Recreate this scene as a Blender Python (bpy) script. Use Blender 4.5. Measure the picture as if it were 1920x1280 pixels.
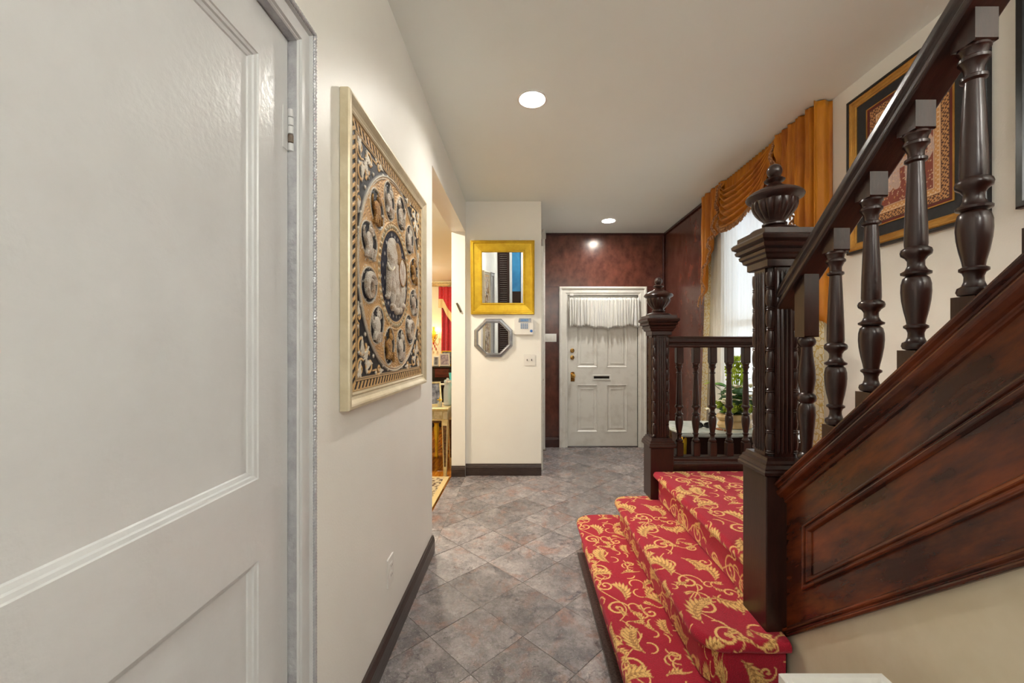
import bpy, bmesh, math, random
import numpy as np
from mathutils import Vector, Matrix
random.seed(7); np.random.seed(7)
PI = math.pi
scene = bpy.context.scene
for o in list(bpy.data.objects): bpy.data.objects.remove(o)
C = scene.collection

# ---------------------------------------------------------------- camera, sky, exposure
FPX = 760.0
cd = bpy.data.cameras.new('camera'); cam = bpy.data.objects.new('camera', cd); C.objects.link(cam)
cam.location = (0, 0, 1.32); cam.rotation_euler = (PI/2, 0, 0)
cd.sensor_width = 36; cd.lens = 36*FPX/1920; cd.shift_x = -19/1920; cd.shift_y = 10/1920
cd.clip_start = 0.02
scene.camera = cam
w = bpy.data.worlds.new('sky'); scene.world = w; w.use_nodes = True
w.node_tree.nodes['Background'].inputs[0].default_value = (0.80, 0.90, 1.0, 1)
w.node_tree.nodes['Background'].inputs[1].default_value = 0.58
scene.view_settings.view_transform = 'Standard'; scene.view_settings.look = 'None'
scene.view_settings.gamma = 1; scene.view_settings.use_curve_mapping = False
scene.view_settings.exposure = 2.36
LAMP = 105.0        # strength of the recessed ceiling lamps
FILL_GLOBE = 10.5       # strength of the unseen globes added as fill behind the camera

# ---------------------------------------------------------------- materials
def lin(c):
    return tuple(((v/255)/12.92 if v/255 <= 0.04045 else ((v/255+0.055)/1.055)**2.4) for v in c)
def newmat(name):
    m = bpy.data.materials.new(name); m.use_nodes = True
    nt = m.node_tree; return m, nt, nt.nodes['Principled BSDF']
def setp(b, **k):
    for n, v in k.items():
        n = n.replace('_', ' ')
        if n in b.inputs: b.inputs[n].default_value = v
def mat(name, c, rough=0.5, metal=0.0, c2=None, scale=6.0, bump=0.0, bscale=60.0, stretch=(1, 1, 1), rot=(0, 0, 0), lo=0.35, hi=0.65, detail=4, coat=0.0, rnd=False, **k):
    """procedural principled material: two colours mixed by noise, optional fine bump"""
    m, nt, b = newmat(name)
    N, L = nt.nodes, nt.links
    b.inputs['Base Color'].default_value = (*lin(c), 1); setp(b, Roughness=rough, Metallic=metal)
    if coat: setp(b, Coat_Weight=coat, Coat_Roughness=0.12)
    setp(b, **k)
    tc = N.new('ShaderNodeTexCoord'); mp = N.new('ShaderNodeMapping')
    mp.inputs['Scale'].default_value = stretch
    src = tc.outputs['Object']
    if rnd:
        oi = N.new('ShaderNodeObjectInfo'); ad = N.new('ShaderNodeVectorMath'); ad.operation = 'MULTIPLY_ADD'
        cx = N.new('ShaderNodeCombineXYZ')
        for i in range(3): L.new(oi.outputs['Random'], cx.inputs[i])
        ad.inputs[1].default_value = (37, 53, 29); L.new(cx.outputs[0], ad.inputs[0]); L.new(src, ad.inputs[2]); src = ad.outputs[0]
    if any(rot):
        vr = N.new('ShaderNodeVectorRotate'); vr.rotation_type = 'EULER_XYZ'; vr.inputs['Rotation'].default_value = rot; L.new(src, vr.inputs['Vector']); src = vr.outputs[0]
    L.new(src, mp.inputs[0])
    if c2 is not None:
        n = N.new('ShaderNodeTexNoise'); n.inputs['Scale'].default_value = scale; n.inputs['Detail'].default_value = detail
        n.inputs['Roughness'].default_value = 0.6
        L.new(mp.outputs[0], n.inputs['Vector'])
        r = N.new('ShaderNodeMapRange'); r.inputs[1].default_value = lo; r.inputs[2].default_value = hi
        L.new(n.outputs[0], r.inputs[0])
        x = N.new('ShaderNodeMix'); x.data_type = 'RGBA'
        x.inputs[6].default_value = (*lin(c), 1); x.inputs[7].default_value = (*lin(c2), 1)
        L.new(r.outputs[0], x.inputs[0]); L.new(x.outputs[2], b.inputs['Base Color'])
    if bump:
        n2 = N.new('ShaderNodeTexNoise'); n2.inputs['Scale'].default_value = bscale; n2.inputs['Detail'].default_value = 3
        L.new(mp.outputs[0], n2.inputs['Vector'])
        bp = N.new('ShaderNodeBump'); bp.inputs['Strength'].default_value = bump; bp.inputs['Distance'].default_value = 0.01
        L.new(n2.outputs[0], bp.inputs['Height']); L.new(bp.outputs[0], b.inputs['Normal'])
    return m
def attrmat(name, rough, bump=0.0, bscale=300, **k):
    """colour woven into the piece (colour attribute) with fine pile relief"""
    m, nt, b = newmat(name); N, L = nt.nodes, nt.links
    a = N.new('ShaderNodeVertexColor'); a.layer_name = 'Col'
    n = N.new('ShaderNodeTexNoise'); n.inputs['Scale'].default_value = bscale; n.inputs['Detail'].default_value = 2
    tc = N.new('ShaderNodeTexCoord'); L.new(tc.outputs['Object'], n.inputs['Vector'])
    hs = N.new('ShaderNodeHueSaturation'); r = N.new('ShaderNodeMapRange'); r.inputs[3].default_value = 0.72; r.inputs[4].default_value = 1.28
    r.inputs[1].default_value = 0.25; r.inputs[2].default_value = 0.75
    L.new(n.outputs[0], r.inputs[0]); L.new(r.outputs[0], hs.inputs['Value']); L.new(a.outputs[0], hs.inputs['Color'])
    L.new(hs.outputs[0], b.inputs['Base Color']); setp(b, Roughness=rough, **k)
    if bump:
        bp = N.new('ShaderNodeBump'); bp.inputs['Strength'].default_value = bump; bp.inputs['Distance'].default_value = 0.004
        L.new(n.outputs[0], bp.inputs['Height']); L.new(bp.outputs[0], b.inputs['Normal'])
    return m
def emat(name, c, s):
    m, nt, b = newmat(name); setp(b, Emission_Color=(*lin(c), 1), Emission_Strength=s); b.inputs['Base Color'].default_value = (*lin(c), 1)
    return m
def fabric(name, c, trans, transp, c2=None, scale=20):
    """thin cloth: diffuse + translucent + open weave"""
    m, nt, b = newmat(name); N, L = nt.nodes, nt.links
    setp(b, Roughness=0.9); b.inputs['Base Color'].default_value = (*lin(c), 1)
    t = N.new('ShaderNodeBsdfTranslucent'); t.inputs[0].default_value = (*lin(c), 1)
    tp = N.new('ShaderNodeBsdfTransparent')
    m1 = N.new('ShaderNodeMixShader'); m1.inputs[0].default_value = trans
    m2 = N.new('ShaderNodeMixShader'); m2.inputs[0].default_value = transp
    out = N['Material Output']
    L.new(b.outputs[0], m1.inputs[1]); L.new(t.outputs[0], m1.inputs[2]); L.new(m1.outputs[0], m2.inputs[1]); L.new(tp.outputs[0], m2.inputs[2]); L.new(m2.outputs[0], out.inputs[0])
    if c2:
        tc = N.new('ShaderNodeTexCoord'); v = N.new('ShaderNodeTexVoronoi'); v.inputs['Scale'].default_value = scale; v.feature = 'DISTANCE_TO_EDGE'
        L.new(tc.outputs['Object'], v.inputs['Vector'])
        r = N.new('ShaderNodeMapRange'); r.inputs[1].default_value = 0.03; r.inputs[2].default_value = 0.10
        x = N.new('ShaderNodeMix'); x.data_type = 'RGBA'; x.inputs[6].default_value = (*lin(c2), 1); x.inputs[7].default_value = (*lin(c), 1)
        L.new(v.outputs[0], r.inputs[0]); L.new(r.outputs[0], x.inputs[0]); L.new(x.outputs[2], b.inputs['Base Color']); L.new(x.outputs[2], t.inputs[0])
    return m
M = {}
M['wall'] = mat('wall_paint', (240, 239, 232), 0.42, c2=(237, 235, 228), scale=2, bump=0.06, bscale=140)
M['wall_stair'] = mat('wall_paint_uneven', (222, 210, 185), 0.5, c2=(212, 198, 170), scale=5, bump=0.22, bscale=14)
M['ceiling'] = mat('ceiling_paint', (244, 249, 246), 0.6, c2=(242, 247, 243), scale=1.5, bump=0.03, bscale=40)
M['white'] = mat('white_gloss_paint', (216, 217, 217), 0.28, c2=(210, 210, 210), scale=5, bump=0.10, bscale=70)
M['white_old'] = mat('white_worn_paint', (228, 225, 216), 0.35, c2=(206, 200, 188), scale=7, lo=0.5, hi=0.8, bump=0.15, bscale=30)
M['silver_paint'] = mat('silver_grey_paint', (196, 197, 200), 0.25, c2=(178, 178, 182), scale=25, bump=0.5, bscale=60, metal=0.25)
M['brown_wall'] = mat('brown_gloss_wall', (70, 36, 29), 0.22, c2=(98, 55, 43), scale=9, detail=6, bump=0.06, bscale=25, stretch=(1, 1, 0.7))
M['brown_trim'] = mat('brown_gloss_trim', (52, 24, 20), 0.25, c2=(70, 34, 28), scale=9, bump=0.1, bscale=30)
M['wood'] = mat('dark_stained_wood', (36, 19, 15), 0.29, c2=(58, 31, 24), scale=16, stretch=(4, 4, 0.7), lo=0.3, hi=0.8, bump=0.03, bscale=60, coat=0.10)
M['wood_rail'] = mat('dark_stained_rail_wood', (32, 18, 15), 0.29, c2=(52, 30, 24), scale=10, stretch=(8, 0.8, 3), bump=0.06, bscale=40, coat=0.25)
M['wood_string'] = mat('red_brown_string_wood', (54, 24, 17), 0.27, c2=(150, 70, 30), scale=4.0, lo=0.40, hi=0.88, detail=7, stretch=(1, 0.8, 3.6), rot=(math.radians(42), 0, 0), bump=0.05, bscale=30, coat=0.2)
M['base_dark'] = mat('dark_brown_baseboard', (48, 36, 33), 0.32, c2=(62, 48, 44), scale=12, stretch=(1, 0.3, 3), bump=0.2, bscale=30)
M['granite'] = mat('dark_granite', (44, 38, 37), 0.3, c2=(88, 76, 72), scale=120, bump=0.2, bscale=120)
M['gold'] = mat('bright_gold_leaf', (218, 184, 52), 0.36, metal=0.65, c2=(204, 164, 40), scale=18, bump=0.08, bscale=60)
M['champagne'] = mat('champagne_gold_frame', (224, 212, 184), 0.38, metal=0.4, c2=(208, 194, 162), scale=10, bump=0.06, bscale=90)
M['gold_wood'] = mat('gold_wood_frame', (196, 146, 66), 0.4, metal=0.35, c2=(160, 112, 44), scale=8, stretch=(1, 1, 1))
M['black_frame'] = mat('black_frame', (22, 22, 24), 0.3, c2=(30, 30, 33), scale=20)
M['mat_board'] = mat('black_mat_board', (40, 42, 46), 0.75, c2=(46, 48, 52), scale=60)
M['red_line'] = mat('dark_red_fillet', (110, 24, 24), 0.5, c2=(95, 20, 20), scale=30)
M['silver'] = mat('silver_frame', (168, 170, 174), 0.3, metal=0.8, c2=(140, 142, 148), scale=14, bump=0.1, bscale=60)
M['mirror'] = mat('mirror_glass', (236, 238, 238), 0.01, metal=1.0)
M['plastic'] = mat('white_plastic', (232, 230, 224), 0.35)
M['plastic_dark'] = mat('grey_slot', (70, 68, 66), 0.5)
M['lcd'] = mat('blue_display', (120, 156, 196), 0.2, c2=(90, 128, 176), scale=80)
M['blue'] = mat('blue_sticker', (44, 108, 188), 0.4)
M['brass'] = mat('aged_brass', (206, 164, 88), 0.25, metal=0.9, c2=(150, 108, 48), scale=30)
M['bronze'] = mat('pewter_bronze', (120, 108, 84), 0.35, metal=0.8, c2=(80, 72, 56), scale=90)
M['velvet'] = mat('amber_velvet', (204, 130, 10), 0.6, c2=(160, 86, 3), scale=7, stretch=(1, 1, 0.25), Sheen_Weight=0.6, Sheen_Roughness=0.3, Sheen_Tint=(1, 0.72, 0.25, 1), bump=0.05, bscale=200)
M['fringe'] = mat('tan_tassel_fringe', (204, 154, 104), 0.8, c2=(112, 64, 32), scale=90, bump=0.6, bscale=240)
M['sheer'] = fabric('white_sheer', (246, 244, 238), 0.55, 0.10)
M['lace'] = fabric('cream_lace', (238, 230, 205), 0.45, 0.06, (214, 186, 110), 26)
M['ruffle'] = mat('white_striped_cotton', (232, 230, 222), 0.8, c2=(196, 196, 200), scale=60, stretch=(3, 1, 0.05), lo=0.5, hi=0.66)
M['marble'] = mat('grey_green_marble', (228, 234, 228), 0.15, c2=(190, 202, 194), scale=9, detail=8)
M['carpet'] = attrmat('red_gold_floral_carpet', 0.95, bump=0.55, bscale=330, Sheen_Weight=0.25, Sheen_Roughness=0.5, Sheen_Tint=(1, 0.5, 0.6, 1))
M['embroid'] = attrmat('embroidered_cloth', 0.5, bump=0.5, bscale=420, Metallic=0.15)
M['print'] = attrmat('batik_print', 0.45, bump=0.1, bscale=400)
M['animal'] = mat('silver_sequin_cloth', (222, 212, 198), 0.4, metal=0.15, c2=(168, 138, 106), scale=26, lo=0.45, hi=0.7, bump=0.9, bscale=260)
M['animal_gold'] = mat('gold_sequin_cloth', (188, 142, 70), 0.4, metal=0.35, c2=(130, 88, 44), scale=60, bump=0.9, bscale=260)
M['glass_pane'] = newmat('window_glass')[0]
_b = M['glass_pane'].node_tree.nodes['Principled BSDF']; setp(_b, Roughness=0.02, IOR=1.45, Transmission_Weight=1.0); _b.inputs['Base Color'].default_value = (1, 1, 1, 1)
M['louver'] = mat('dark_brown_louvre', (58, 32, 24), 0.35, c2=(40, 22, 16), scale=12, stretch=(0.5, 1, 6))
M['parquet'] = mat('amber_parquet', (196, 124, 36), 0.18, c2=(150, 84, 20), scale=9, stretch=(5, 0.6, 1), rnd=True, coat=0.3)
M['rug'] = mat('cream_brown_rug', (196, 176, 140), 0.9, c2=(84, 60, 42), scale=28, lo=0.5, hi=0.58, bump=0.4, bscale=300)
M['rug_edge'] = mat('tan_rug_edge', (214, 188, 132), 0.9, bump=0.4, bscale=300)
M['cream_wall'] = mat('cream_wall', (240, 226, 186), 0.5, c2=(234, 218, 176), scale=2)
M['red_curtain'] = mat('red_damask', (196, 24, 34), 0.6, c2=(160, 12, 26), scale=30, Sheen_Weight=0.3)
M['antique_mirror'] = mat('antique_mirrored_panel', (190, 190, 180), 0.12, metal=0.9, c2=(150, 140, 116), scale=20)
M['champ_leg'] = mat('champagne_silver_wood', (214, 198, 152), 0.32, metal=0.45, c2=(190, 170, 120), scale=20)
M['carve'] = mat('carved_dark_gold', (112, 78, 42), 0.45, metal=0.4, c2=(60, 40, 24), scale=50, bump=0.9, bscale=60)
M['piano'] = mat('black_lacquer', (24, 20, 20), 0.1, c2=(34, 24, 22), scale=6)
M['mahogany'] = mat('mahogany_lacquer', (92, 28, 22), 0.15, c2=(66, 18, 14), scale=8, stretch=(1, 1, 4))
M['photo_a'] = mat('photo_print_violet', (206, 196, 206), 0.3, c2=(120, 108, 140), scale=26)
M['photo_b'] = mat('photo_print_grey', (150, 150, 156), 0.3, c2=(40, 42, 52), scale=18)
M['teal'] = mat('turquoise_glass', (96, 208, 208), 0.1, Transmission_Weight=0.35)
M['clear'] = mat('clear_jar_glass', (238, 240, 234), 0.05, Transmission_Weight=0.75, IOR=1.3)
M['redglass'] = mat('red_glass_drop', (196, 24, 48), 0.08, Transmission_Weight=0.4)
M['leaf_green'] = mat('glossy_green_leaf', (66, 122, 36), 0.4, c2=(120, 166, 60), scale=30)
M['leaf_dark'] = mat('dark_green_leaf', (34, 66, 30), 0.4, c2=(60, 96, 46), scale=30)
M['leaf_lime'] = mat('lime_frond', (196, 214, 48), 0.5, c2=(160, 190, 36), scale=40)
M['bud'] = mat('lime_bud_cluster', (178, 196, 44), 0.6, c2=(110, 140, 30), scale=120, bump=0.6, bscale=160)
M['petal'] = mat('ivory_petal', (250, 247, 234), 0.6, c2=(244, 234, 200), scale=40)
M['planter'] = mat('beige_ceramic', (214, 184, 132), 0.35, c2=(198, 164, 112), scale=14)
M['black_plastic'] = mat('black_acetate', (18, 18, 20), 0.15)
M['leather'] = mat('tan_leather', (150, 92, 46), 0.5, c2=(120, 70, 34), scale=40, bump=0.3, bscale=120)
M['lamp'] = emat('lamp_diffuser', (255, 251, 243), LAMP)
M['globe'] = emat('fill_globe_emitter', (255, 251, 244), FILL_GLOBE)
M['bulb'] = emat('warm_bulb', (255, 214, 150), 30.0)
M['far_fill'] = emat('far_room_fill', (255, 243, 222), 64.0)
M['blue_glass'] = mat('blue_frosted_glass', (70, 150, 200), 0.15, c2=(40, 96, 140), scale=1.2)
M['rust'] = mat('rusty_gap', (90, 64, 44), 0.6, c2=(140, 128, 116), scale=60)

def tile_material():
    m, nt, b = newmat('grey_rust_quartzite'); N, L = nt.nodes, nt.links
    tc = N.new('ShaderNodeTexCoord'); oi = N.new('ShaderNodeObjectInfo'); cx = N.new('ShaderNodeCombineXYZ')
    for i in range(3): L.new(oi.outputs['Random'], cx.inputs[i])
    ad = N.new('ShaderNodeVectorMath'); ad.operation = 'MULTIPLY_ADD'; ad.inputs[1].default_value = (71, 43, 59)
    L.new(cx.outputs[0], ad.inputs[0]); L.new(tc.outputs['Object'], ad.inputs[2])
    def noise(s, d, dist=0):
        n = N.new('ShaderNodeTexNoise'); n.inputs['Scale'].default_value = s; n.inputs['Detail'].default_value = d; n.inputs['Distortion'].default_value = dist
        n.inputs['Roughness'].default_value = 0.65
        L.new(ad.outputs[0], n.inputs['Vector']); return n.outputs[0]
    def rng(s, a, c):
        r = N.new('ShaderNodeMapRange'); r.inputs[1].default_value = a; r.inputs[2].default_value = c; L.new(s, r.inputs[0]); return r.outputs[0]
    def mix(f, a, c):
        x = N.new('ShaderNodeMix'); x.data_type = 'RGBA'; L.new(f, x.inputs[0])
        for k, v in ((6, a), (7, c)):
            if isinstance(v, tuple): x.inputs[k].default_value = (*lin(v), 1)
            else: L.new(v, x.inputs[k])
        return x.outputs[2]
    a = mix(rng(noise(5, 8, 1.2), 0.38, 0.62), (128, 122, 124), (182, 172, 170))
    a = mix(rng(noise(7, 6, 0.6), 0.52, 0.70), a, (166, 130, 118))
    a = mix(rng(noise(9, 9, 2.2), 0.56, 0.70), a, (92, 87, 93))
    fine = mix(rng(noise(48, 9, 1.0), 0.35, 0.65), (150, 150, 150), (255, 255, 255))
    fx = N.new('ShaderNodeMix'); fx.data_type = 'RGBA'; fx.blend_type = 'MULTIPLY'; fx.inputs[0].default_value = 0.6; L.new(a, fx.inputs[6]); L.new(fine, fx.inputs[7]); a = fx.outputs[2]
    a = mix(rng(noise(150, 2), 0.62, 0.74), a, (205, 198, 194))
    a = mix(rng(noise(110, 2), 0.62, 0.75), a, (62, 56, 58))
    hs2 = N.new('ShaderNodeHueSaturation'); rv = N.new('ShaderNodeMapRange'); rv.inputs[3].default_value = 0.74; rv.inputs[4].default_value = 1.18
    L.new(oi.outputs['Random'], rv.inputs[0]); L.new(rv.outputs[0], hs2.inputs['Value']); L.new(a, hs2.inputs['Color']); a = hs2.outputs[0]
    L.new(a, b.inputs['Base Color']); setp(b, Roughness=0.30)
    L.new(N.new('ShaderNodeMapRange').outputs[0], b.inputs['Roughness'])
    r = b.inputs['Roughness'].links[0].from_node; L.new(noise(30, 4), r.inputs[0]); r.inputs[3].default_value = 0.14; r.inputs[4].default_value = 0.38
    bp = N.new('ShaderNodeBump'); bp.inputs['Strength'].default_value = 0.30; bp.inputs['Distance'].default_value = 0.01
    L.new(noise(28, 9, 1.5), bp.inputs['Height']); L.new(bp.outputs[0], b.inputs['Normal'])
    return m
M['tile'] = tile_material()
M['grout'] = mat('grey_grout', (120, 113, 108), 0.8)

# ---------------------------------------------------------------- mesh helpers
W = {}                                    # world base of every parent
class MB:
    def __init__(s): s.v = []; s.f = []; s.sm = []
    def add(s, vs, fs, smooth=False):
        o = len(s.v); s.v += [tuple(map(float, p)) for p in vs]; s.f += [tuple(i+o for i in f) for f in fs]; s.sm += [smooth]*len(fs); return s
    def box(s, x0, x1, y0, y1, z0, z1):
        vs = [(x, y, z) for z in (z0, z1) for y in (y0, y1) for x in (x0, x1)]
        return s.add(vs, [(0, 2, 3, 1), (4, 5, 7, 6), (0, 1, 5, 4), (2, 6, 7, 3), (0, 4, 6, 2), (1, 3, 7, 5)])
    def prism(s, poly, mp, n0, n1, smooth=False):
        """poly in (u,v), mp(u,v,n) -> xyz"""
        k = len(poly); vs = [mp(u, v, n0) for u, v in poly]+[mp(u, v, n1) for u, v in poly]
        s.add(vs, [tuple(range(k-1, -1, -1)), tuple(range(k, 2*k))])
        return s.add(vs, [(i, (i+1) % k, k+(i+1) % k, k+i) for i in range(k)], smooth)
    def rings(s, rs, closed=True, caps=True, smooth=True):
        n = len(rs[0]); vs = [p for r in rs for p in r]; fs = []
        for a in range(len(rs)-1):
            for i in range(n if closed else n-1):
                j = (i+1) % n; fs.append((a*n+i, a*n+j, (a+1)*n+j, (a+1)*n+i))
        s.add(vs, fs, smooth)
        if caps and closed:
            s.add(rs[0], [tuple(range(n-1, -1, -1))]); s.add(rs[-1], [tuple(range(n))])
        return s
    def lathe(s, prof, c=(0, 0, 0), seg=20, mod=None, smooth=True, off=0.0, sx=1, sy=1):
        rs = []
        for r, z in prof:
            ring = []
            for i in range(seg):
                t = 2*PI*i/seg+off; q = r*(mod(t, r, z) if mod else 1)
                ring.append((c[0]+q*math.cos(t)*sx, c[1]+q*math.sin(t)*sy, c[2]+z))
            rs.append(ring)
        return s.rings(rs, smooth=smooth)
    def square(s, prof, c=(0, 0, 0)):
        rs = [[(c[0]+a*h, c[1]+b*h, c[2]+z) for a, b in ((-1, -1), (1, -1), (1, 1), (-1, 1))] for h, z in prof]
        return s.rings(rs, smooth=False)
    def tube(s, path, r, seg=8, caps=True, mod=None):
        P = [Vector(p) for p in path]; rs = []; up = Vector((0.13, 0.31, 0.94)); 
        for i, p in enumerate(P):
            d = (P[min(i+1, len(P)-1)]-P[max(i-1, 0)])
            d = d.normalized() if d.length > 1e-9 else Vector((0, 0, 1))
            if i == 0:
                a = d.cross(up); a = a.normalized() if a.length > 1e-4 else d.orthogonal().normalized()
            else:
                a = (a-d*a.dot(d)); a = a.normalized() if a.length > 1e-6 else d.orthogonal().normalized()
            b = d.cross(a); q = r[i] if isinstance(r, (list, tuple)) else r
            rs.append([tuple(p+(a*math.cos(2*PI*k/seg)+b*math.sin(2*PI*k/seg))*(q*(mod(i, k) if mod else 1))) for k in range(seg)])
        return s.rings(rs, caps=caps)
    def ell(s, c, r, rot=None, nu=12, nv=8):
        R = rot or Matrix.Identity(3); c = Vector(c); rs = []
        for j in range(nv+1):
            a = -PI/2+PI*(j+0.02 if j == 0 else (j-0.02 if j == nv else j))/nv
            rs.append([tuple(c+R @ Vector((r[0]*math.cos(a)*math.cos(2*PI*i/nu), r[1]*math.cos(a)*math.sin(2*PI*i/nu), r[2]*math.sin(a)))) for i in range(nu)])
        return s.rings(rs)
    def frame(s, mp, u0, u1, v0, v1, prof, smooth=False):
        """mitred rectangular frame; prof = [(inset, height)] closed section"""
        rs = [[mp(u, v, h) for u, v in ((u0+i, v0+i), (u1-i, v0+i), (u1-i, v1-i), (u0+i, v1-i))] for i, h in prof]
        rs.append(rs[0]); return s.rings(rs, caps=False, smooth=smooth)
    def casing(s, mp, u0, u1, v0, v1, prof):
        """three-sided door casing; prof = [(outset, height)] closed section"""
        P = [(lambda o: (u0-o, v0)), (lambda o: (u0-o, v1+o)), (lambda o: (u1+o, v1+o)), (lambda o: (u1+o, v0))]
        rs = [[mp(*p(o), h) for o, h in prof] for p in P]
        return s.rings(rs, caps=True, smooth=False)
    def build(s, name, m, parent=None, bevel=0.0, loc=None, recalc=True, seg=1):
        me = bpy.data.meshes.new(name)
        b = W.get(parent.name, (0, 0, 0)) if parent and loc is None else (0, 0, 0)
        me.from_pydata([(x-b[0], y-b[1], z-b[2]) for x, y, z in s.v], [], s.f)
        me.polygons.foreach_set('use_smooth', s.sm)
        if recalc:
            bm = bmesh.new(); bm.from_mesh(me); bmesh.ops.recalc_face_normals(bm, faces=bm.faces); bm.to_mesh(me); bm.free()
        if any(s.sm): me.set_sharp_from_angle(angle=math.radians(42))
        me.materials.append(M[m] if isinstance(m, str) else m)
        o = bpy.data.objects.new(name, me); C.objects.link(o)
        if parent:
            o.parent = parent; W[o.name] = b
        else: W[o.name] = (0, 0, 0)
        if loc is not None: o.location = loc
        if bevel:
            md = o.modifiers.new('bevel', 'BEVEL'); md.width = bevel; md.segments = seg; md.limit_method = 'ANGLE'; md.angle_limit = 0.6
        return o
def grid(name, P, m, parent=None, col=None, closed_u=False, thick=0.0):
    """P[nu,nv,3] -> smooth quad sheet, optional woven colours"""
    P = np.asarray(P, dtype=np.float64); nu, nv = P.shape[:2]
    b = np.array(W.get(parent.name, (0, 0, 0))) if parent else np.zeros(3)
    idx = np.arange(nu*nv).reshape(nu, nv)
    if closed_u: idx = np.vstack([idx, idx[:1]])
    q = np.stack([idx[:-1, :-1], idx[1:, :-1], idx[1:, 1:], idx[:-1, 1:]], -1).reshape(-1, 4)
    me = bpy.data.meshes.new(name); me.vertices.add(nu*nv); me.vertices.foreach_set('co', (P.reshape(-1, 3)-b).astype(np.float32).ravel())
    me.loops.add(q.size); me.loops.foreach_set('vertex_index', q.astype(np.int32).ravel())
    me.polygons.add(len(q)); me.polygons.foreach_set('loop_start', np.arange(0, q.size, 4, dtype=np.int32)); me.polygons.foreach_set('loop_total', np.full(len(q), 4, dtype=np.int32))
    me.polygons.foreach_set('use_smooth', np.ones(len(q), dtype=bool)); me.update(calc_edges=True); me.validate()
    if col is not None:
        a = me.color_attributes.new('Col', 'FLOAT_COLOR', 'POINT'); c4 = np.ones((nu*nv, 4), dtype=np.float32); c4[:, :3] = col.reshape(-1, 3)
        a.data.foreach_set('color', c4.ravel())
    me.materials.append(M[m]); o = bpy.data.objects.new(name, me); C.objects.link(o)
    if parent: o.parent = parent
    W[o.name] = tuple(b)
    if thick:
        md = o.modifiers.new('cloth_thickness', 'SOLIDIFY'); md.thickness = thick; md.offset = 0
    return o
def tag(o, label, cat, group=None):
    o['label'] = label; o['category'] = cat
    if group: o['group'] = group
    return o
def thing(name, loc, label, cat, group=None):
    o = bpy.data.objects.new(name, None); C.objects.link(o); o.location = loc; o.empty_display_size = 0.1; W[o.name] = tuple(loc)
    return tag(o, label, cat, group)
def struct(o): o['kind'] = 'structure'; return o
def sgroup(name, loc=(0, 0, 0)):
    o = bpy.data.objects.new(name, None); C.objects.link(o); o.location = loc; W[o.name] = tuple(loc); o['kind'] = 'structure'; return o
def copy_part(o, parent, loc):
    c = o.copy(); C.objects.link(c); c.parent = parent; c.location = loc; W[c.name] = W.get(parent.name, (0, 0, 0)); return c

# ---------------------------------------------------------------- dimensions
XL, XR = -0.58, 1.88           # side wall faces
YF, YB = 5.34, -1.40           # front-door wall, wall behind the camera
H = 2.815                      # ceiling
YC = 4.17                      # face of the white pier
OP0, OP1, OPH = 2.61, 4.13, 2.49   # wide opening in the left wall
XO = -0.72                     # far side of the left wall
mapL = lambda x0: (lambda u, v, n: (x0+n, u, v))       # on the left wall, facing +X
mapR = lambda x0: (lambda u, v, n: (x0-n, u, v))       # on the right wall, facing -X
mapF = lambda y0: (lambda u, v, n: (u, y0-n, v))       # facing the camera
mapB = lambda y0: (lambda u, v, n: (u, y0+n, v))       # facing away from the camera

# ---------------------------------------------------------------- setting: floor tiles
floor = struct(MB().box(XO, XR+0.12, YB-0.1, YF+0.12, -0.06, -0.0018).build('floor', 'grout'))
def clip(poly, x0, x1, y0, y1):
    for ax, lim, sg in ((0, x0, 1), (0, x1, -1), (1, y0, 1), (1, y1, -1)):
        out = []
        for i in range(len(poly)):
            a, b = poly[i-1], poly[i]; da, db = sg*(a[ax]-lim), sg*(b[ax]-lim)
            if (da >= 0) != (db >= 0):
                t = da/(da-db); out.append((a[0]+t*(b[0]-a[0]), a[1]+t*(b[1]-a[1])))
            if db >= 0: out.append(b)
        poly = out
        if not poly: break
    return poly
S = 0.4243; h = S/2-0.0022
def add_tile(poly, m='tile'):
    cx = sum(p[0] for p in poly)/len(poly); cy = sum(p[1] for p in poly)/len(poly)
    zz = random.uniform(-0.0006, 0.0006)
    mb = MB().prism([(x-cx, y-cy) for x, y in poly], lambda u, v, n: (u, v, n), -0.012, zz)
    o = mb.build('floor_tile', m, floor, loc=(cx, cy, 0)); return o
full = None
for i in range(-14, 22):
    for j in range(-14, 26):
        # cell between X-Y in [-1.843+iS, ...] and X+Y in [1.426+jS, ...]
        a = -1.843+(i+0.5)*S; b = 1.426+(j+0.5)*S
        cx, cy = (a+b)/2, (b-a)/2
        if cx < XL-0.3 or cx > XR+0.3 or cy < YB-0.3 or cy > YF+0.3: continue
        poly = [(cx-h, cy), (cx, cy-h), (cx+h, cy), (cx, cy+h)]
        if cx-h > 1.05 and cy+h < 2.5: continue            # beneath the landing
        p2 = clip(poly, XL+0.002, XR, YB, YF)
        if len(p2) < 3: continue
        ar = abs(sum(p2[k-1][0]*p2[k][1]-p2[k][0]*p2[k-1][1] for k in range(len(p2))))/2
        if ar < 2e-4: continue
        if ar > 0.99*2*h*h:
            if full is None:
                full = add_tile(p2)
            else:
                copy_part(full, floor, (cx, cy, random.uniform(-0.0006, 0.0006)))
        else: add_tile(p2)
for k in range(5):                                        # dark threshold slabs in the wide opening
    y0 = OP0+0.304*k
    add_tile([(XO, y0+0.002), (XL-0.001, y0+0.002), (XL-0.001, y0+0.302), (XO, y0+0.302)])

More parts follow.
